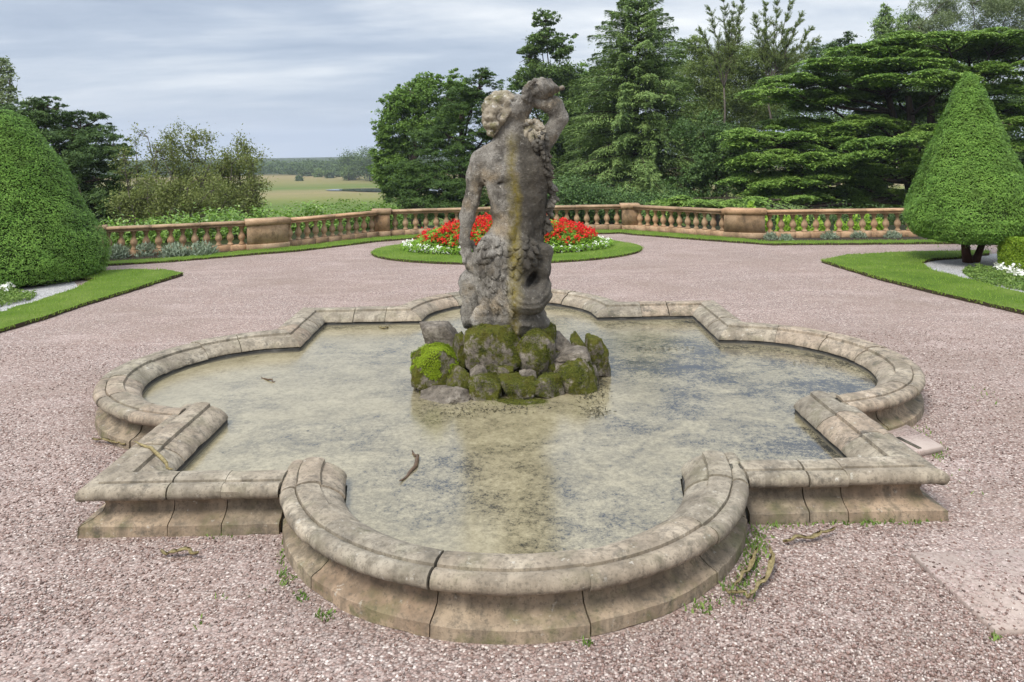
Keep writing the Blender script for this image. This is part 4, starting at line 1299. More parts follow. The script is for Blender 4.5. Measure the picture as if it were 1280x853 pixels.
def topiary(label, c, prof, n, stems, ell=1.0):
    """clipped yew: prof rows (z, radius)"""
    t = thing('topiary_yew', label, 'topiary', c, 'clipped yew topiaries')
    prof = np.array(prof); z = prof[:, 0]; r = prof[:, 1]
    seg = np.concatenate([[0], np.cumsum(np.hypot(np.diff(z), np.diff(r)) * (r[1:] + r[:-1] + .05))])
    u = np.interp(rng.random(n) * seg[-1], seg, np.arange(len(z))); i = np.minimum(u.astype(int), len(z) - 2); f = u - i
    zz = z[i] * (1 - f) + z[i + 1] * f; rr = r[i] * (1 - f) + r[i + 1] * f; a = rng.uniform(0, 2 * np.pi, n)
    dz, dr = z[i + 1] - z[i], r[i + 1] - r[i]; N = nrm(np.stack([np.cos(a) * dz, np.sin(a) * dz, -dr + 0 * a], 1)); N *= np.where(dz < -1e-6, -1, 1)[:, None]
    P = np.stack([np.cos(a) * rr, np.sin(a) * rr, zz], 1)
    lump = .05 * fbm(P * 1.7, 3, 5) + .03 * vnoise(P * 6, 2) - .05 * sm(.35, .8, vnoise(P * 2.6, 9))
    stray = rng.random(n) < .012; lump = lump + stray * rng.uniform(.03, .14, n)
    P = P + N * (lump + rng.uniform(-.09, .02, n))[:, None] + np.array(c)
    # sprays point up and out, overlapping like shingles
    T = np.array([0, 0, 1.]) * .55 + N * .55 + unit(n) * .65
    NN = N * .9 + np.array([0, 0, .55]) + unit(n) * .45
    V, Q = leaf_quads(P, NN, rng.uniform(.032, .075, n), rng.uniform(.012, .024, n), T)
    mk('crown', V, Q, M['yew'], t)
    m_ = MB()
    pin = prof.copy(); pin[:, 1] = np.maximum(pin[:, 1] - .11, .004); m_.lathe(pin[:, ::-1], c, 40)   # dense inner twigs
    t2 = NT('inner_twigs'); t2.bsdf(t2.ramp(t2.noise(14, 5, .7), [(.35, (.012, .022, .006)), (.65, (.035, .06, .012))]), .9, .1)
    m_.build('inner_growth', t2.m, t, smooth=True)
    m_ = MB()
    for s in stems: m_.tube([np.array(c) + np.array(p) for p in s[0]], s[1], 8)
    m_.build('trunk', M['yew_bark'], t, smooth=True)
    return t


cR = gp(1208, 330); kR = mpp(cR[1])
cR = np.array([cR[0] + .16, cR[1] + .1, 0])
profR = [(.50, .02), (.50, .35), (.54, .75), (.62, 1.06), (.76, 1.23), (.98, 1.29), (1.25, 1.24), (1.7, 1.07), (2.3, .85), (2.9, .62), (3.4, .43), (3.75, .30), (3.98, .19), (4.12, .08), (4.16, .01)]
topiary('tall pointed clipped yew cone on two short stems, right of the pool', cR, profR, 110000,
        [([(-.05, 0, -.05), (-.09, .02, .2), (-.12, .02, .6)], [.12, .09, .08]), ([(.08, .02, -.05), (.20, .05, .2), (.34, .08, .5)], [.10, .07, .06])])
cL = np.array([-10.75, 8.1, 0])
profL = [(.03, .02), (.03, 1.75), (.12, 1.98), (.42, 2.06), (.86, 1.97), (1.43, 1.68), (2.17, 1.33), (2.82, .98), (3.2, .72), (3.45, .50), (3.6, .27), (3.66, .02)]
topiary('broad round-topped clipped yew cone at the left edge, touching the ground', cL, profL, 140000, [([(0, 0, -.05), (0, 0, .8)], [.15, .1])])


def scatter_leaves(name, C, N, L, asp, mat, parent=None, T=None, kind=None, fold=0):
    n = len(C); V, Q = leaf_quads(C, N, L * rng.uniform(.65, 1.35, n), L * asp * rng.uniform(.7, 1.3, n), T, fold)
    o = mk(name, V, Q, M[mat], parent)
    return tag(o, kind=kind) if kind else o


# box hedge at the right edge
hy = 6.35; h0 = at(1249, 310, hy); hx = at(1247, 310, hy + .9)[0]; hz_ = at(1249, 302, hy)[2]
t = thing('box_hedge', 'low square-cut yellow-green box hedge at the right edge', 'hedge', (hx + 1.2, hy + .45, 0))
n = 34000; u = rng.random((n, 3)); fc = rng.integers(0, 3, n)
dim = np.array([2.4, .9, hz_]); P = u * dim
P[fc == 0, 2] = dim[2]; P[fc == 1, 1] = 0; P[fc == 2, 0] = 0
N = np.zeros((n, 3)); N[fc == 0] = (0, 0, 1); N[fc == 1] = (0, -1, 0); N[fc == 2] = (-1, 0, 0)
P = P + N * rng.uniform(-.06, .015, n)[:, None] + np.array([hx, hy, 0]) + N * (.02 * vnoise(P * 5, 3))[:, None]
scatter_leaves('foliage', P, N + unit(n) * .8, .04, .6, 'boxleaf', t)
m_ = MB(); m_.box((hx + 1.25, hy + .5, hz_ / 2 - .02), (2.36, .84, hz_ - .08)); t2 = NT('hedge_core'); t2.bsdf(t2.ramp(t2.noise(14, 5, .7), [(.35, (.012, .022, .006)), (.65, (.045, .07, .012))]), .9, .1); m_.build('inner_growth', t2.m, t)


def mound(poly, n, h, L, asp, mat, name, label, cat, group=None, seed=0):
    P = np.array([p[:2] for p in poly]); lo, hi = P.min(0), P.max(0)
    Q = rng.uniform(lo, hi, (n * 3, 2)); Q = Q[in_poly(Q, P)][:n]
    z = h * (.35 + .65 * np.abs(vnoise(np.column_stack([Q * 2.4, 0 * Q[:, 0]]), seed))) * rng.uniform(.2, 1, len(Q))
    C = np.column_stack([Q, z]); n = len(C)
    V, F = leaf_quads(C, unit(n) * .8 + np.array([0, 0, .8]), L * rng.uniform(.6, 1.3, n), L * asp * rng.uniform(.7, 1.3, n))
    o = mk(name, V, F, M[mat], None, origin=np.array([P[:, 0].mean(), P[:, 1].mean(), 0]))
    return tag(o, label, cat, group, 'stuff')


mound([gp(*p) for p in [(1203, 342), (1215, 352), (1250, 360), (1285, 366), (1340, 376), (1340, 345), (1280, 340), (1240, 336), (1210, 337)]], 9000, .16, .06, .45, 'creeper', 'creeping_plants', 'low creeping green plants on white gravel under the pointed yew', 'ground cover', seed=1)
mound([gp(*p) for p in [(1240, 338), (1262, 349), (1300, 355), (1330, 352), (1330, 335), (1260, 331)]], 1500, .30, .07, .8, 'white', 'white_flowers', 'clump of white flowers before the box hedge at the right edge', 'flowers', seed=2)
mound([gp(*p) for p in [(46, 370), (40, 376), (0, 386), (-80, 402), (-80, 372), (0, 365)]], 6000, .20, .06, .45, 'creeper', 'creeping_plants', 'low green plants on white gravel beside the broad yew', 'ground cover', seed=3)
mound([gp(*p) for p in [(22, 362), (10, 372), (-60, 385), (-60, 362), (0, 358)]], 900, .34, .07, .8, 'white', 'white_flowers', 'white flowers at the left edge in front of the broad yew', 'flowers', seed=4)

# ------------------------------------------------------------------ flower bed
bed = thing('flower_bed', 'raised oval bed of red flowers edged with white ones behind the statue', 'flower bed', (0, 11.6, .05))
BA, BB = 2.58, 1.42


def dome(x, y): q = np.clip(1 - (x / BA) ** 2 - ((y - 11.6) / BB) ** 2, 0, 1); return .05 + .75 * q ** .6


def in_bed(n, k=1.0, inner=0.0):
    a = rng.uniform(0, 2 * np.pi, n); r = np.sqrt(rng.uniform(inner ** 2, k * k, n)); return r * BA * np.cos(a), 11.6 + r * BB * np.sin(a)


rr, aa = np.meshgrid(np.linspace(0.02, 1, 16), np.linspace(0, 2 * np.pi, 48, endpoint=False), indexing='ij')
X, Y = rr * BA * np.cos(aa), 11.6 + rr * BB * np.sin(aa); Zm = np.maximum(dome(X, Y) - .16, .045)
i, j = np.meshgrid(np.arange(15), np.arange(48), indexing='ij'); j2 = (j + 1) % 48
mk('soil', np.stack([X, Y, Zm], -1).reshape(-1, 3), np.stack([i * 48 + j, (i + 1) * 48 + j, (i + 1) * 48 + j2, i * 48 + j2], -1).reshape(-1, 4), M['soil'], bed, smooth=True)
x, y = in_bed(26000, .97); z = dome(x, y) - rng.uniform(.0, .18, len(x)) + .05 * vnoise(np.stack([x * 3, y * 3, 0 * x], 1), 2)
scatter_leaves('foliage', np.stack([x, y, z], 1), unit(len(x)) * .7 + np.array([0, -.2, .9]), .085, .5, 'bedleaf', bed, kind='stuff')


def flower_heads(name, x, y, z, mat, hr, per, pl, asp):
    c = np.stack([x, y, z], 1); C = (c[:, None] + rng.normal(0, hr, (len(x), per, 3))).reshape(-1, 3)
    scatter_leaves(name, C, unit(len(C)) * .8 + np.array([0, -.3, .8]), pl, asp, mat, bed, kind='stuff')


x, y = in_bed(1050, .91); z = dome(x, y) + rng.uniform(-.05, .08, len(x)) + .06 * vnoise(np.stack([x * 3, y * 3, 0 * x], 1), 2)
k = vnoise(np.stack([x * 1.6, y * 1.6, 0 * x], 1), 6) > -.55
flower_heads('red_flowers', x[k], y[k], z[k], 'red', .032, 11, .055, .7)
x, y = in_bed(260, 1.04, .965); z = np.maximum(.05, dome(x, y) * .25) + rng.uniform(.03, .20, len(x))
flower_heads('white_flowers', x, y, z, 'white', .022, 7, .04, .8)
x, y = in_bed(5000, 1.06, .92); z = .05 + rng.uniform(0, .16, len(x))
scatter_leaves('edging_foliage', np.stack([x, y, z], 1), unit(len(x)) * .7 + np.array([0, -.2, .9]), .06, .5, 'bedleaf', bed, kind='stuff')

# ------------------------------------------------------------------ silver shrubs and shoots along the balustrade


def tuft(name, label, cat, c, r, h, n, L, asp, mat, group, upr=1.0):
    d = unit(n); d[:, 2] = np.abs(d[:, 2]); q = rng.random((n, 1)) ** .5
    C = np.array(c) + d * q * np.array([r, r, h]); T = d * .8 + np.array([0, 0, upr]) + unit(n) * .4
    V, F = leaf_quads(C, unit(n) + np.array([0, -.4, .5]), L * rng.uniform(.6, 1.3, n), L * asp * rng.uniform(.7, 1.3, n), T)
    return tag(mk(name, V, F, M[mat], None, origin=np.array(c, float)), label, cat, group)


for px, py, rp, lb in ((152, 322, 14, 'leftmost silvery shrub in the border, next to the broad yew'), (187, 319, 14, 'small silvery shrub second from the broad yew, in the left border'), (222, 320, 18, 'larger silvery shrub in the middle of the left border'), (257, 318, 19, 'silvery shrub nearest the left angled pedestal')):
    c = gp(px, py); tuft('silver_shrub', lb, 'shrub', (c[0], c[1] - .2, .02), rp * mpp(c[1]) * 1.05, .34, 900, .13, .22, 'silver', 'silver shrubs along the balustrade')
for px, py, rp, lb in ((961, 299, 11, 'low silvery shrub at the foot of the right angled pedestal'), (980, 301, 11, 'tiny silvery shrub second from the right angled pedestal'), (1034, 298, 14, 'silvery shrub in the middle of the right border'), (1069, 297, 14, 'rounded silvery shrub right of the middle of the right border'), (1112, 297, 14, 'silvery shrub in the right border nearest the pointed yew')):
    c = gp(px, py); tuft('silver_shrub', lb, 'shrub', (c[0], c[1] - .15, .02), rp * mpp(c[1]) * .8, .19, 600, .10, .22, 'silver', 'silver shrubs along the balustrade')
for q, (px, hh, lb) in enumerate(((955, .75, 'bright green shoot just right of the right angled pedestal'), (976, .72, 'second bright green shoot behind the right balusters'), (990, .75, 'third bright green shoot from the right angled pedestal'), (1004, .62, 'fourth bright green shoot behind the right balusters'), (1022, .52, 'short bright green shoot midway along the right balusters'), (1050, .42, 'small bright shoot past the middle of the right balusters'), (1065, .60, 'bright green shoot near the right end balusters'), (1080, .66, 'tallest bright green shoot toward the pointed yew'), (1097, .48, 'bright green shoot nearest the pointed yew'), (938, 1.08, 'pale shoot topping the right angled pedestal from behind'))):
    c = at(px, 280, 14.2); tuft('leafy_shoot', lb, 'plant', (c[0], 14.15, -.05), .20, hh, 260, .13, .5, 'spring', 'bright shoots behind the right balustrade', 1.2)

# laurel shrubs behind the left balusters
for q, (px, py, rp, rz, Yy, lb) in enumerate(((150, 300, 40, 34, 14.5, 'laurel bush behind the leftmost balusters'), (215, 292, 44, 36, 15, 'laurel bush behind the left end section'), (280, 290, 42, 36, 15.5, 'laurel bush behind the left angled pedestal'), (335, 288, 40, 34, 16.5, 'bright laurel rising above the left angled pedestal'), (385, 284, 42, 34, 17.5, 'bright laurel behind the slanting left section'), (430, 280, 40, 30, 19, 'laurel bush below the open park view'), (475, 274, 36, 24, 20, 'laurel bush beside the square pedestal left of the statue'))):
    tree('laurel_shrub', lb, 'shrub', Yy, px, [(px - rp * .4, py + 6, rp * .7, rz * .8, 0), (px + rp * .4, py + 4, rp * .7, rz * .8, .3), (px, py - 2, rp * .75, rz * .8, -.2)], 3400, .13, .42, 'laurel' if q in (0, 1, 2, 3, 4) else 'lime', trunk=.05, group='laurels behind the balustrade', clump=.25, per=30)

# ------------------------------------------------------------------ trees
# dark conifer and birch at the left
tree('dark_conifer', 'dark evergreen behind the broad yew at the left edge', 'tree', 27, 60, [(20, 150, 50, 34, 0), (60, 175, 52, 44, 0), (90, 200, 52, 50, -.5), (120, 225, 46, 48, -1), (135, 255, 40, 40, -1), (60, 240, 60, 50, 0), (100, 160, 36, 26, 1), (138, 195, 26, 26, 1), (55, 134, 26, 14, 0), (110, 265, 50, 40, -2)], 100000, .20, .22, 'dark_conifer', trunk=.35, clump=.2, per=40, flat_=.5, droop=.25, up=.7, sub=24, subflat=.42)
tree('birch_tree', 'thin weeping tree poking up above the broad yew at the left edge', 'tree', 33, 4, [(3, 80, 9, 12, 0), (12, 100, 8, 16, 0), (-6, 100, 12, 22, 0), (4, 125, 16, 14, 0), (40, 130, 12, 7, 0)], 2600, .2, .4, 'birch', 'grey_bark', .12, clump=.3, per=24, droop=.6)


def scrub(label, Y, bx, tips, mat, n, bare=0):
    """thorny open shrub: limbs fanning to the tips with fine twigs, thin leaves"""
    b = at(bx, 280, Y); gz = float(ground_z(b[0], Y)); base = np.array([b[0], Y, gz])
    t = thing('hawthorn_shrub', label, 'shrub', base, 'open thorny shrubs left of the park view')
    m_ = MB(); Cs = []
    for px, py in tips:
        tip = at(px, py, Y + random.uniform(-1.2, 1.2))
        P = limb(m_, base + rng.normal(0, .25, 3) * (1, 1, 0), tip, .075, .012, .16, 9)
        for q in range(13):
            k = random.randint(2, 8); a = P[k]; d = unit(1)[0] * np.array([1, 1, .6]) + np.array([0, 0, .5]); L = random.uniform(.5, 1.3) * (1.15 - k / 11)
            P2 = limb(m_, a, a + nrm(d) * L, .022, .006, .15, 5)
            for r_ in range(4):
                e = P2[random.randint(1, 4)]; d2 = unit(1)[0] + np.array([0, 0, .4]); P3 = limb(m_, e, e + nrm(d2) * random.uniform(.2, .5), .010, .004, .1, 3)
                if random.random() > bare: Cs += [P3[1], P3[2], P2[-1]]
    m_.build('branches', M['grey_bark'], t)
    Cs = np.array(Cs); C = Cs[rng.integers(0, len(Cs), n)] + rng.normal(0, .17, (n, 3))
    V, Q = leaf_quads(C, unit(n) + np.array([0, 0, .5]), .11 * rng.uniform(.6, 1.3, n), .055 * rng.uniform(.7, 1.3, n))
    mk('leaves', V, Q, M[mat], t)


scrub('thin half-bare thorn bush next to the dark evergreen', 25, 185, [(155, 200), (170, 185), (185, 172), (195, 190), (205, 200), (160, 225), (215, 215), (175, 240), (200, 240), (150, 250), (215, 252)], 'hawthorn', 11000, .5)
scrub('wide olive thorn bush in the middle of the left shrubs', 26, 235, [(215, 175), (228, 168), (245, 175), (258, 182), (268, 195), (240, 200), (222, 205), (280, 215), (255, 225), (230, 235), (275, 245), (210, 245), (250, 250)], 'hawthorn', 24000, .15)
scrub('olive thorn bush closest to the park view', 27, 300, [(285, 190), (296, 178), (306, 190), (316, 210), (290, 205), (275, 220), (322, 232), (300, 235), (280, 245), (328, 255), (310, 258)], 'hawthorn', 20000, .2)
scrub('low olive thorn bush just behind the left balusters', 22, 200, [(160, 240), (185, 232), (210, 240), (235, 236), (262, 240), (285, 245), (150, 262), (305, 258), (200, 262), (250, 260)], 'hawthorn', 24000, .1)

# middle group, left of the statue
tree('broadleaf_tree', 'leafy green tree at the edge of the park view, left of the dark yew', 'tree', 52, 520, [(516, 118, 28, 24, 0), (540, 106, 18, 18, 1), (500, 140, 28, 24, 0), (482, 165, 16, 22, -1), (478, 200, 14, 26, -1), (510, 180, 34, 34, 0), (545, 150, 32, 40, 1), (500, 220, 32, 34, 0), (570, 130, 24, 40, 2), (490, 235, 16, 24, 0)], 90000, .19, .62, 'lime', trunk=.45, clump=.24, per=40, sub=20, subflat=.75)
tree('wild_yew', 'dark bushy yew behind the statue on the left', 'tree', 38, 575, [(600, 110, 28, 22, 0), (580, 135, 34, 28, 0), (620, 140, 30, 36, 0), (560, 170, 46, 34, 0), (610, 185, 40, 40, 0), (545, 205, 48, 32, 0), (590, 225, 56, 40, -.5), (530, 235, 40, 26, -.5), (640, 225, 40, 50, 0), (604, 92, 12, 10, 0), (520, 250, 30, 14, -1), (560, 245, 56, 22, -1), (560, 263, 60, 20, -1.5), (615, 263, 50, 22, -1.5), (520, 264, 30, 14, -1.5), (660, 250, 40, 40, 0)], 190000, .18, .20, 'yew_wild', trunk=.4, clump=.2, per=44, flat_=.45, droop=.3, up=.7, sub=26, subflat=.42)
tree('oak_tree', 'tall dark round-headed tree behind the raised shell of the statue', 'tree', 62, 690, [(682, 26, 16, 14, 0), (676, 48, 26, 18, 0), (704, 60, 20, 18, 0), (660, 72, 18, 14, 0), (690, 88, 34, 22, 0), (712, 100, 18, 20, 0), (670, 112, 30, 24, 0), (700, 135, 36, 30, 0), (655, 105, 14, 16, 0), (690, 170, 44, 40, 0), (690, 215, 46, 46, 0)], 70000, .22, .62, 'oak', trunk=.5, clump=.26, per=40, sub=16, subflat=.75)
tree('broadleaf_tree', 'yellow-green tree peeping between the tall oak and the layered conifer', 'tree', 68, 730, [(735, 100, 22, 20, 0), (725, 135, 30, 34, 0), (745, 165, 34, 40, 0), (715, 200, 50, 50, 0), (650, 150, 20, 50, 0)], 34000, .22, .6, 'lime', trunk=.4, clump=.26, per=40, sub=12, subflat=.75)


def deodar(label, Y, bx, apex, base_py, half_px, nwh, mat, seed):
    b = at(bx, 255, Y); gz = float(ground_z(b[0], Y)); top = at(apex[0], apex[1], Y); H = top[2] - gz; k = mpp(Y); Rm = half_px * k
    base = np.array([b[0], Y, gz]); t = thing('layered_conifer', label, 'tree', base)
    m_ = MB(); m_.tube([base - (0, 0, .3), base + (0, 0, H * .4), np.array([top[0], Y, gz + H * .8]), top], [.38, .26, .09, .02], 8)
    Cs, Ts, Ns = [], [], []
    for w_ in range(nwh):
        f = (w_ + random.uniform(-.3, .3)) / nwh; z = gz + H * (.035 + .955 * f); rad = Rm * (1 - f) ** .48 * random.uniform(.85, 1.12) * (1 if f > .1 else .9)
        nb = 9 if f < .7 else 7; a0 = random.uniform(0, 6.3); cx = base[0] * (1 - f) + top[0] * f
        for q in range(nb):
            a = a0 + q * 2 * math.pi / nb + random.gauss(0, .18); L = rad * random.uniform(.72, 1.12) + .15; n = 9; s = np.linspace(0, 1, n)
            out = np.array([math.cos(a), math.sin(a), 0]); lat = np.array([-math.sin(a), math.cos(a), 0]); rise = .20 + .5 * f ** 2
            P = np.array([cx, Y, z]) + out * (s * L)[:, None] + np.array([0, 0, 1]) * (rise * L * s - (.42 - .12 * f) * L * s ** 2.2)[:, None]
            m_.tube(P, np.linspace(.02 + .02 * L / 3, .006, n), 4)
            m = int(170 * L + 60); ss = rng.uniform(.12, 1.04, m) ** .8; idx = np.clip(ss, 0, 1) * (n - 1); i0 = np.minimum(idx.astype(int), n - 2); fr = (idx - i0)[:, None]
            c = P[i0] * (1 - fr) + P[i0 + 1] * fr; wd = (.30 + .16 * L) * np.sin(np.clip(.18 + ss * .9, 0, 1) * np.pi) ** .6 * .9
            u = rng.uniform(-1, 1, m) * wd
            c = c + lat * u[:, None] + np.array([0, 0, 1]) * (-.42 * np.abs(u) - rng.exponential(.16, m) + .05)[:, None]
            Cs.append(c); Ts.append(out * .9 + lat * np.sign(u)[:, None] * .7 + np.array([0, 0, -.45]) + unit(m) * .45); Ns.append(np.array([0, 0, 1.]) + out * .3 + unit(m) * .55)
    m_.build('trunk', M['bark'], t)
    C, T, N = map(np.concatenate, (Cs, Ts, Ns)); n = len(C)
    V, Q = leaf_quads(C, N, rng.uniform(.16, .34, n), rng.uniform(.045, .09, n), T); mk('crown', V, Q, M[mat], t)


deodar('tall layered conifer with drooping feathery boughs right of the statue', 44, 795, (797, -6), 258, 116, 34, 'deodar', 1)

# saplings and undergrowth between the two conifers
tree('ash_tree', 'airy light green tree between the tall conifer and the spreading cedar', 'tree', 56, 900, [(895, 70, 30, 26, 0), (930, 75, 34, 26, 0), (880, 100, 30, 30, 0), (920, 110, 44, 34, 0), (960, 85, 30, 24, 0), (900, 145, 46, 36, 0), (950, 130, 40, 34, 0), (985, 75, 22, 16, 0), (870, 60, 16, 16, 0), (910, 190, 56, 44, 0)], 110000, .17, .42, 'ash', 'grey_bark', .3, clump=.28, per=28, sub=22, subflat=.8)


def sprays(label, Y, bx, by, tips, mat):
    b = at(bx, by, Y); gz = float(ground_z(b[0], Y)); base = np.array([b[0], Y, gz]); t = thing('tall_sapling', label, 'tree', base, 'spindly saplings against the sky')
    m_ = MB(); Cs = []; Ts = []
    fork = limb(m_, base, b, .14, .06, .02)[-1]
    for px, py in tips:
        P = limb(m_, fork, at(px, py, Y + random.uniform(-.6, .6)), .05, .012, .06, 14)
        L = np.linalg.norm(P[-1] - P[0])
        for k in range(3, 14):
            for q in range(7):
                d = nrm(P[min(k, 13)] - P[k - 1]) * .8 + unit(1)[0] * .55; ln = random.uniform(.5, 1.25) * (1.2 - k / 18)
                e = P[k] + nrm(d) * ln; m_.tube([P[k], (P[k] + e) / 2 + (0, 0, .02), e], [.016, .011, .005], 4)
                for r_ in np.linspace(.25, 1, 9): Cs.append(P[k] + (e - P[k]) * r_); Ts.append(d)
    m_.build('trunk', M['grey_bark'], t); C = np.repeat(np.array(Cs), 5, 0); n = len(C); C = C + rng.normal(0, .04, (n, 3))
    V, Q = leaf_quads(C, unit(n) + np.array([0, 0, .3]), rng.uniform(.09, .17, n), rng.uniform(.022, .042, n), np.repeat(np.array(Ts), 5, 0) + unit(n) * .8)
    mk('crown', V, Q, M[mat], t)


sprays('spindly sapling with feathery upright twigs beside the tall conifer', 50, 905, 110, [(888, 14), (904, -6), (918, 10), (930, -4), (876, 40), (912, 30), (925, 40)], 'ash')
sprays('spindly sapling with fan of bare-looking twigs left of the cedar', 50, 962, 105, [(945, 24), (958, 8), (972, 0), (988, 6), (1000, 22), (1012, 38), (1020, 52), (955, 40), (985, 40)], 'ash')
tree('holly_shrub', 'glossy dark shrub under the airy tree, left of the cedar', 'shrub', 34, 890, [(880, 170, 34, 30, 1), (915, 190, 38, 30, 0), (870, 210, 34, 34, 0), (905, 230, 40, 30, 0), (940, 215, 34, 34, .5), (860, 240, 30, 24, 0)], 40000, .14, .5, 'shade_shrub', trunk=.14, clump=.24, per=36, sub=10, subflat=.8)
tree('holly_shrub', 'dark shrub filling the shade behind the middle balusters', 'shrub', 33, 740, [(715, 246, 40, 24, 0), (760, 256, 40, 18, 0), (700, 258, 40, 20, 0), (830, 256, 50, 14, 0)], 30000, .14, .5, 'shade_shrub', trunk=.12, clump=.24, per=36)


tree('holly_shrub', 'dark low evergreen behind the right end section of the balustrade', 'shrub', 22, 1030, [(960, 278, 30, 18, 0), (1000, 282, 34, 18, .5), (1045, 280, 36, 18, 0), (1090, 280, 36, 18, .5), (1135, 278, 36, 18, 0), (1180, 275, 40, 20, 0)], 22000, .11, .45, 'dark_conifer', trunk=.06, clump=.24, per=36)


def pad(C, a, b, n, th=.22, seed=0):
    """one flat bough of a cedar: needle tufts on an uneven tray"""
    # made of several ragged sprays
    k = max(7, int(a * b * 3.6)); ca = rng.uniform(0, 2 * np.pi, k); cr = np.sqrt(rng.random(k)) * .85
    cen = np.stack([np.cos(ca) * cr * a, np.sin(ca) * cr * b, rng.normal(0, .16, k) - .14 * cr ** 2 * a * .5], 1)
    i = rng.integers(0, k, n); sz = rng.uniform(.22, .58, k)[i]
    u = rng.normal(0, .55, (n, 2)) * np.stack([sz * 1.5, sz], 1)
    z = -.10 * (u ** 2).sum(1) / sz - rng.exponential(th * .30, n)
    P = np.array(C) + cen[i] + np.column_stack([u, z])
    P[:, 2] += .09 * vnoise(P * 1.1, seed)
    return P, cen


def cedar():
    Y0 = 33; b = at(1150, 255, Y0); gz = float(ground_z(b[0], Y0)); base = np.array([b[0], Y0, gz])
    t = thing('cedar_tree', 'huge spreading cedar with flat dark tiers of foliage on the right', 'tree', base)
    rows = [(1180, 46, 100, 0), (1250, 46, 70, -1), (1110, 58, 80, 1), (1060, 76, 76, 0), (1000, 96, 60, 0), (965, 112, 42, -.5), (1130, 76, 80, -1), (1210, 62, 90, 2), (1085, 96, 70, 1.5),
            (1150, 92, 66, -3), (1190, 98, 40, -3.5), (1030, 116, 60, 1), (1250, 80, 60, -2), (1250, 106, 54, -1), (1275, 128, 46, -1), (1010, 128, 46, 1),
            (960, 166, 60, -2), (925, 176, 34, -2), (1010, 172, 60, -1), (985, 190, 70, -2.5), (940, 198, 44, -2.5), (1050, 160, 60, 0), (1090, 150, 54, -1), (1040, 196, 54, -1.5), (1000, 214, 64, -2.5), (950, 222, 46, -3), (1050, 222, 54, -2), (990, 238, 60, -3.5),
            (1120, 172, 62, -4), (1085, 184, 44, -4.2), (1160, 166, 40, -3.5), (1255, 150, 46, -2), (1265, 178, 44, -2), (880, 250, 48, -6), (925, 252, 44, -6.5), (840, 254, 24, -6), (1180, 128, 60, 2), (1120, 118, 56, 2.5), (1290, 60, 60, 0), (1290, 200, 50, 0), (1230, 215, 60, 2), (1100, 235, 60, 1), (1060, 246, 60, -1), (1150, 60, 70, 3), (1060, 112, 60, 3), (1100, 140, 60, 3), (1000, 150, 50, 1), (1150, 190, 60, -1), (1070, 205, 50, .5), (1110, 210, 56, -2.5), (1200, 185, 56, -1), (1020, 235, 56, -2), (1220, 130, 50, 0)]
    m_ = MB()
    hub = [limb(m_, base - (0, 0, .3), at(px, 120, Y0 + dy), .42, .16, .05, 9) for px, dy in ((1135, 0), (1165, .5), (1205, 0), (1110, 1))]
    Cs = []; Ns = []
    for q, (px, py, hp, dy) in enumerate(rows):
        Y = Y0 + dy; c = at(px, py, Y); a = hp * mpp(Y) * 1.0; bq = max(1.1, a * .75)
        P, cen = pad(c, a, bq, int(3000 + 4000 * a * bq * .62), seed=q); Cs.append(P)
        h = min(hub, key=lambda H: abs(H[4][0] - c[0])); z0 = np.argmin(np.abs(h[:, 2] - (c[2] - 1.2)))
        L = limb(m_, h[z0], c - (0, 0, .15), .11, .04, .06, 8)
        for e in cen[:8]: limb(m_, L[5], c + e - (0, 0, .12), .035, .01, .08, 5)
    m_.build('trunk', M['bark'], t)
    C = np.concatenate(Cs); n = len(C)
    T = unit(n) * np.array([1, 1, .35]); N = np.array([0, -.1, 1.]) + unit(n) * .62
    V, Q = leaf_quads(C, N, rng.uniform(.13, .30, n), rng.uniform(.035, .075, n), T); mk('crown', V, Q, M['cedar'], t)


cedar()
tree('woodland_tree', 'dark wood tree filling the gap behind the cedar trunks', 'tree', 47, 1100, [(1050, 180, 70, 70, 0), (1130, 170, 80, 70, 0), (1210, 180, 80, 70, 0), (1290, 170, 80, 90, 0), (1000, 210, 60, 50, 0), (1100, 110, 60, 40, 2), (1200, 110, 80, 40, 2)], 110000, .24, .45, 'dark_conifer', trunk=.4, clump=.26, per=36, sub=16, subflat=.6)
tree('woodland_tree', 'broad wood tree behind the tall layered conifer', 'tree', 66, 800, [(720, 120, 40, 40, 0), (765, 120, 40, 50, 0), (840, 100, 40, 50, 0), (870, 130, 50, 50, 0), (720, 180, 50, 50, 0), (780, 190, 60, 50, 0), (850, 190, 60, 50, 0), (930, 160, 50, 50, 0), (960, 130, 40, 40, 0), (985, 100, 24, 20, 0), (660, 200, 50, 50, 0)], 70000, .30, .5, 'oak', trunk=.4, clump=.26, per=36, sub=14, subflat=.75)
tree('conifer_tree', 'grey-green conifer top rising behind the cedar against the sky', 'tree', 60, 1108, [(1106, 14, 7, 12, 0), (1104, 30, 14, 14, 0), (1112, 48, 20, 16, 0), (1135, 30, 14, 22, 0), (1128, 60, 30, 24, 0)], 9000, .32, .3, 'deodar', trunk=.3, clump=.24, per=30, droop=.4)
tree('weeping_birch', 'grey-green weeping birch at the top right corner behind the cedar', 'tree', 58, 1220, [(1170, 14, 30, 26, 0), (1215, 4, 40, 36, 0), (1262, 10, 36, 34, 0), (1190, 40, 40, 26, 0), (1245, 44, 44, 26, 0), (1150, 35, 16, 20, 0), (1290, 30, 30, 40, 0)], 50000, .20, .28, 'birch', 'grey_bark', .4, clump=.24, per=36, droop=1.0, up=.1, sub=10, subflat=1.0)
tree('dark_conifer', 'small dark conifer tip in the gap left of the cedar top', 'tree', 58, 1045, [(1060, 46, 10, 8, 0), (1050, 58, 20, 10, 0), (1025, 66, 24, 10, 0), (1040, 85, 36, 20, 0)], 8000, .3, .25, 'dark_conifer', trunk=.25, clump=.24, per=30, flat_=.5, droop=.3)

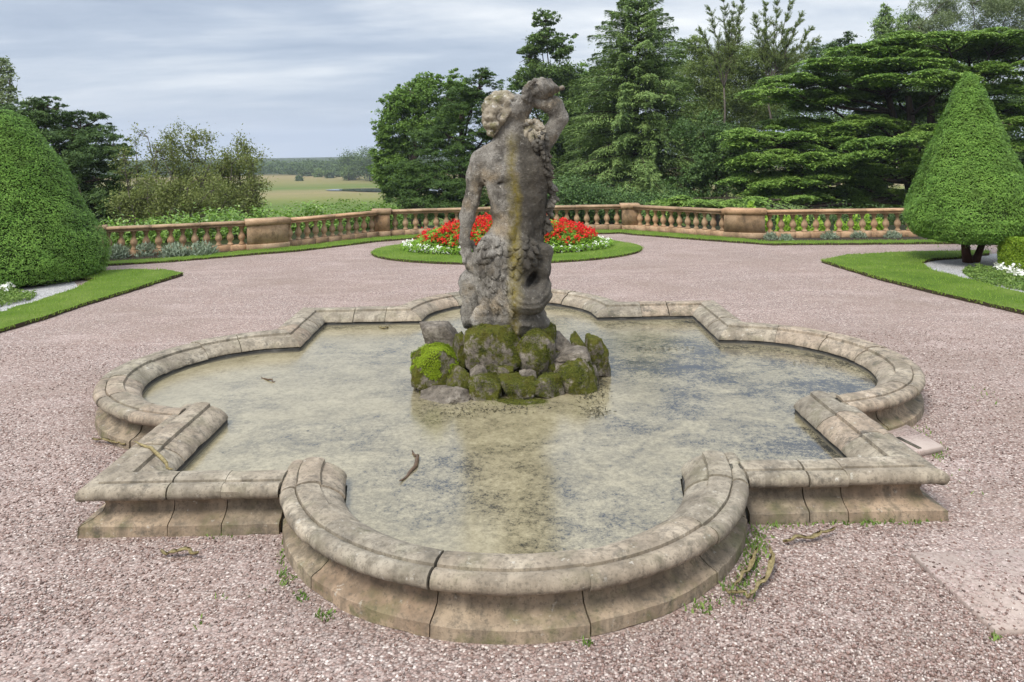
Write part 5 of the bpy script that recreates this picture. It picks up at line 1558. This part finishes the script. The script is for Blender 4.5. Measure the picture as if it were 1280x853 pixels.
# ------------------------------------------------------------------ the park
pond = [at(*p, 1)[:2] for p in []]
PZ = -18
pc = gp(470, 239.5, PZ)
def park_flat(name, rows, z, mat):
    P = [gp(px, py, z) for px, py in rows]; return flat(name, [p[:2] for p in P], z, mat)


park_flat('pond', [(406, 237.6), (418, 236.6), (436, 236.0), (470, 235.6), (520, 235.6), (560, 236), (560, 240.5), (500, 240.2), (455, 239.2), (430, 238.4), (412, 238.2)], -17.72, M['pond'])


def far_tree(label, px, py, rx, rz, Y, mat='far', n=1600, name='field_tree', cat='tree', group='trees standing in the park'):
    k = mpp(Y); c = at(px, py, Y); gz = float(ground_z(c[0], Y))
    t = thing(name, label, cat, (c[0], Y, gz), group)
    lobes = [(c[0] + random.uniform(-.3, .3) * rx * k, Y + random.uniform(-1, 1), c[2] + random.uniform(-.35, .25) * rz * k, rx * k * .75, rx * k * .7, rz * k * .75) for q in range(4)] + [(*c, rx * k * .9, rx * k * .8, rz * k * .85)]
    m_ = MB(); m_.tube([(c[0], Y, gz - .3), (c[0], Y, c[2])], [.4, .2], 6); m_.build('trunk', M['bark'], t)
    V, Q = lobes_leaves(lobes, n, max(.5, k * 1.9), .6, clump=.22, per=16); mk('crown', V, Q, M[mat], t)


far_tree('single small round tree alone in the tawny field', 374, 224, 4.5, 5.5, 480)
far_tree('broad tree in front of the far wood, right of the lone one', 386, 214, 11, 9, 560)
far_tree('paler rounded tree beside the broad one near the far wood', 398, 217, 8, 7, 540, 'far_light')
far_tree('low tree at the far end of the field, left of the darker wood', 413, 218, 7, 7, 520)
far_tree('small shrub-like tree on the skyline of the tawny field', 424, 219, 5, 5, 540)
far_tree('leftmost tree of the darker wood at the field edge', 440, 206, 16, 20, 485, n=6000, group='trees of the nearer wood')
far_tree('low tree in front of the darker wood by the pond', 436, 216, 9, 11, 475, 'far_light', 1600, group='trees of the nearer wood')
far_tree('second tree of the darker wood, lower than its neighbours', 462, 205, 20, 22, 465, n=6000, group='trees of the nearer wood')
far_tree('third tree of the darker wood, behind the leafy green tree', 486, 201, 24, 30, 445, n=6000, group='trees of the nearer wood')
far_tree('rightmost tree of the darker wood, mostly hidden', 515, 202, 26, 30, 455, n=6000, group='trees of the nearer wood')
# hazy wood along the skyline: one mass
Cs = []
for q in range(520):
    px = random.uniform(60, 640); Y = random.uniform(575, 760); k = mpp(Y); d = (Y - 575) / 125
    c = at(px, 208.5 - 4.5 * d + random.uniform(-1.2, 1.2) - 2.0 * math.sin(px * .02), Y); r = random.uniform(6, 9) * k
    gz = float(ground_z(c[0], Y)); h = c[2] - gz
    Cs.append((c[0], Y, gz + h * .5, r, r, max(3, h * .62)))
V, Q = lobes_leaves(Cs, 90000, 1.5, .7, clump=.2, per=24, shell=.7)
tag(mk('far_wood', V, Q, M['far'], None, origin=np.array([-150., 640., -18.])), 'hazy wood along the skyline beyond the park', 'wood', kind='stuff')

# ------------------------------------------------------------------ small things on the gravel
tag(BLADES.build('grass', M['blade']), kind='stuff')
o = bpy.data.objects['grass']; tag(o, 'short mown grass blades on the lawns and verges', 'grass')


def slab(P, z, label, thick=.05, slot=False):
    bm = bmesh.new(); vs = [bm.verts.new((*p[:2], z)) for p in P]; f = bm.faces.new(vs); f.normal_update()
    if f.normal.z < 0: f.normal_flip()
    r_ = bmesh.ops.extrude_face_region(bm, geom=[f]); [setattr(v.co, 'z', v.co.z - thick) for v in r_['geom'] if isinstance(v, bmesh.types.BMVert)]
    bmesh.ops.recalc_face_normals(bm, faces=bm.faces)
    bmesh.ops.bevel(bm, geom=[e for e in bm.edges], offset=.006, segments=1, affect='EDGES')
    V = np.array([v.co for v in bm.verts]); F = {}
    for f in bm.faces: F.setdefault(len(f.verts), []).append([v.index for v in f.verts])
    bm.free(); c = V.mean(0)
    return mk('paving_slab', V, [np.array(x) for x in F.values()], M['paving'], None, origin=c)


SLAB = np.array([gp(1138, 696)[:2], gp(1244, 794)[:2], gp(1360, 790)[:2], gp(1330, 690)[:2]])
tag(slab([gp(1138, 696), gp(1244, 794), gp(1360, 790), gp(1330, 690)], .030, 'x'), 'flat stone slab sunk in the gravel at the lower right', 'slab')
so_ = slab([gp(1060, 537), gp(1128, 534), gp(1180, 565), gp(1120, 578)], .05, 'x')
tag(so_, 'stone slab with a narrow slot against the right side of the basin', 'slab')
m_ = MB(); q0, q1 = gp(1122, 547, .051), gp(1150, 561, .051); dd = (q1 - q0)[:2]; m_.box(((q0 + q1) / 2), (np.linalg.norm(dd), .035, .012), math.atan2(dd[1], dd[0]))
sl = m_.build('slot', M['mortar'], None, origin=np.array(so_.location)); sl.parent = so_; sl.location = (0, 0, 0)


def dry(label, pts, wd, z0=.02, curl=.02, mat='dead', name='dry_leaf', cat='leaf', group='dead leaves and stems on the ground', tube=False):
    P = np.array([gp(x, y, z0) for x, y in pts]); n = 12
    s = np.linspace(0, 1, n); t0 = np.linspace(0, 1, len(P)); C = np.stack([np.interp(s, t0, P[:, q]) for q in range(3)], 1)
    C = C + np.stack([.012 * vnoise(np.stack([s * 7, s * 0 + z_, s * 0], 1), 3) for z_ in (1.3, 4.7, 9.1)], 1) + np.array([0, 0, 1]) * (curl * (.3 + np.abs(np.sin(s * 5 + len(label)))))[:, None]
    if tube:
        m_ = MB(); m_.tube(C, wd * (.3 + np.sin(s * np.pi) ** .7), 6)
    else:
        T = nrm(np.gradient(C, axis=0)); B = nrm(np.cross(T, (0, 0, 1)))
        w_ = wd * np.sin(np.pi * np.clip(.06 + s * .9, 0, 1)) ** .7 * (1 + .3 * np.sin(s * 23))
        S = np.empty((n, 6, 3)); 
        for j, (u, h) in enumerate(((-1, .010), (-.3, -.002), (.4, .004), (1, .014), (.4, .000), (-.3, -.006))): S[:, j] = C + B * (u * w_ / 2)[:, None] + np.array([0, 0, 1]) * h
        m_ = MB(); m_.sweep(S)
    o = m_.build(name, M[mat], None, smooth=True, origin=C.mean(0)); return tag(o, label, cat, group)


dry('crumpled brown leaf on the gravel below the left front wall', [(200, 692), (215, 695), (232, 691), (248, 697)], .045)
dry('brown leaf lying on the gravel by the left lobe', [(115, 550), (130, 553), (148, 556), (156, 560)], .04)
dry('flat yellowish leaf on the gravel below the right front wall', [(978, 680), (1000, 676), (1022, 673), (1045, 666)], .04)
dry('long dried leaf curling beside the front lobe on the right', [(935, 752), (948, 735), (960, 722), (966, 700), (962, 686)], .035)
dry('shorter dried leaf next to the long curled one', [(905, 742), (922, 745), (940, 750)], .03)
dry('dried leaf strip against the right foot of the front lobe', [(918, 735), (932, 720), (940, 705), (948, 690)], .03)
dry('dead reed stem draped over the left coping', [(168, 553), (188, 560), (200, 570), (207, 584), (216, 588)], .012, .362, .006, tube=True)
dry('curved brown twig floating on the scummy water', [(499, 603), (512, 592), (520, 582), (521, 572), (515, 565)], .013, WZ + .004, .008, 'twig', 'twig', 'twig', 'twigs on the water', True)
dry('tiny dark twig on the water near the left lobe', [(326, 472), (335, 475), (344, 478)], .008, WZ + .004, .006, 'twig', 'twig', 'twig', 'twigs on the water', True)
dry('pale leaf floating below the far coping left of the statue', [(474, 409), (480, 411), (486, 410)], .05, WZ + .006, .006)

# weeds at the foot of the basin
m_ = MB()
for cx, cy, n, sx, sy in ((938, 705, 260, 8, 22), (948, 680, 200, 8, 12), (1070, 653, 150, 24, 3), (1100, 652, 150, 30, 2.5), (1140, 652, 60, 8, 3), (975, 656, 120, 18, 2.5), (360, 725, 60, 6, 5), (355, 700, 40, 4, 8), (405, 772, 50, 6, 3), (375, 745, 40, 5, 4), (270, 669, 50, 12, 2), (915, 735, 120, 10, 9), (880, 760, 80, 10, 6), (1175, 568, 60, 5, 6), (1150, 540, 40, 8, 4), (735, 805, 30, 4, 2), (955, 640, 50, 6, 3), (1245, 797, 26, 5, 3), (1205, 600, 20, 20, 10), (1228, 492, 20, 8, 5), (300, 745, 8, 20, 8), (210, 560, 20, 4, 4), (250, 780, 8, 8, 5)):
    for _ in range(int(n * .7)):
        p = gp(cx + random.gauss(0, sx), cy + random.gauss(0, sy)); a = random.uniform(0, 6.3); h = random.uniform(.010, .036); d = np.array([math.cos(a), math.sin(a), 0])
        ln = np.array([random.gauss(0, .5), random.gauss(0, .5), 1]) * h; wd = random.uniform(.003, .009)
        m_.add([p - d * wd, p + d * wd, p + ln * .6 + d * wd * .8, p + ln, p + ln * .6 - d * wd * .8], [np.array([[0, 1, 2, 3, 4]])])
tag(m_.build('weeds', M['creeper']), 'small green weeds growing at the foot of the basin walls', 'weeds', kind='stuff')
# loose chips lying proud of the gravel in the foreground
N_ = 78000; yy_ = -4.85 + 7.2 * rng.random(N_) ** 1.9; C = np.stack([rng.uniform(-.72, .72, N_) * (yy_ + 8.52), yy_], 1)
inside = (np.maximum(np.abs(C[:, 0]), np.abs(C[:, 1])) < 3.08) | (np.hypot(C[:, 0], C[:, 1] + IN) < 1.71) | (np.hypot(np.abs(C[:, 0]) - IN, C[:, 1]) < 1.71)
keep = rng.random(len(C)) < np.clip(.75 + .75 * fbm(np.column_stack([C * .9, 0 * C[:, 0]]), 3, 31), .12, 1)
keep &= ~(in_poly(C, SLAB) & (rng.random(len(C)) < .55))
C = C[~inside & keep]; n = len(C)
t = NT('gravel_chip'); cc = t.ramp(t.island(), [(0, (.08, .052, .043)), (.22, (.20, .125, .10)), (.48, (.31, .22, .19)), (.72, (.26, .215, .19)), (.88, (.41, .33, .29)), (1, (.55, .475, .42))]); t.bsdf(cc, .8, .25)
octa = np.array([[1, 0, 0], [0, 1, 0], [-1, 0, 0], [0, -1, 0], [0, 0, 1], [.3, .2, -.6]])
tri = np.array([[0, 1, 4], [1, 2, 4], [2, 3, 4], [3, 0, 4], [1, 0, 5], [2, 1, 5], [3, 2, 5], [0, 3, 5]])
a = rng.uniform(0, 6.28, n); s = rng.uniform(.005, .0125, n)
X = octa[None] * (1 + rng.uniform(-.35, .35, (n, 6, 3))) * s[:, None, None] * np.array([1, 1, .7])
X = np.stack([X[..., 0] * np.cos(a)[:, None] - X[..., 1] * np.sin(a)[:, None], X[..., 0] * np.sin(a)[:, None] + X[..., 1] * np.cos(a)[:, None], X[..., 2]], -1)
X[..., :2] += C[:, None]; X[..., 2] += .003 + np.where(in_poly(C, SLAB), .028, 0)[:, None]
F = (np.arange(n)[:, None, None] * 6 + tri[None]).reshape(-1, 3)
tag(mk('gravel_chips', X.reshape(-1, 3), F, t.m), 'loose pink and grey chips of the gravel court', 'gravel', kind='stuff')

# ------------------------------------------------------------------ the damp air
bm = bmesh.new(); bmesh.ops.create_cube(bm, size=1)
for v in bm.verts:
    v.co = Vector((v.co.x * 3200, -200 + (v.co.y + .5) * 2000, -20 + (v.co.z + .5) * 62))
me = bpy.data.meshes.new('haze'); bm.to_mesh(me); bm.free(); hzo = bpy.data.objects.new('haze', me); COL.objects.link(hzo)
t = NT('haze'); pv = t.n('VolumePrincipled'); pv.inputs['Color'].default_value = (.80, .88, 1, 1); pv.inputs['Density'].default_value = .0002; pv.inputs['Anisotropy'].default_value = .0
t.l(pv.outputs[0], t.out.inputs['Volume']); me.materials.append(t.m); tag(hzo, 'thin damp haze over the park', 'haze', kind='stuff')
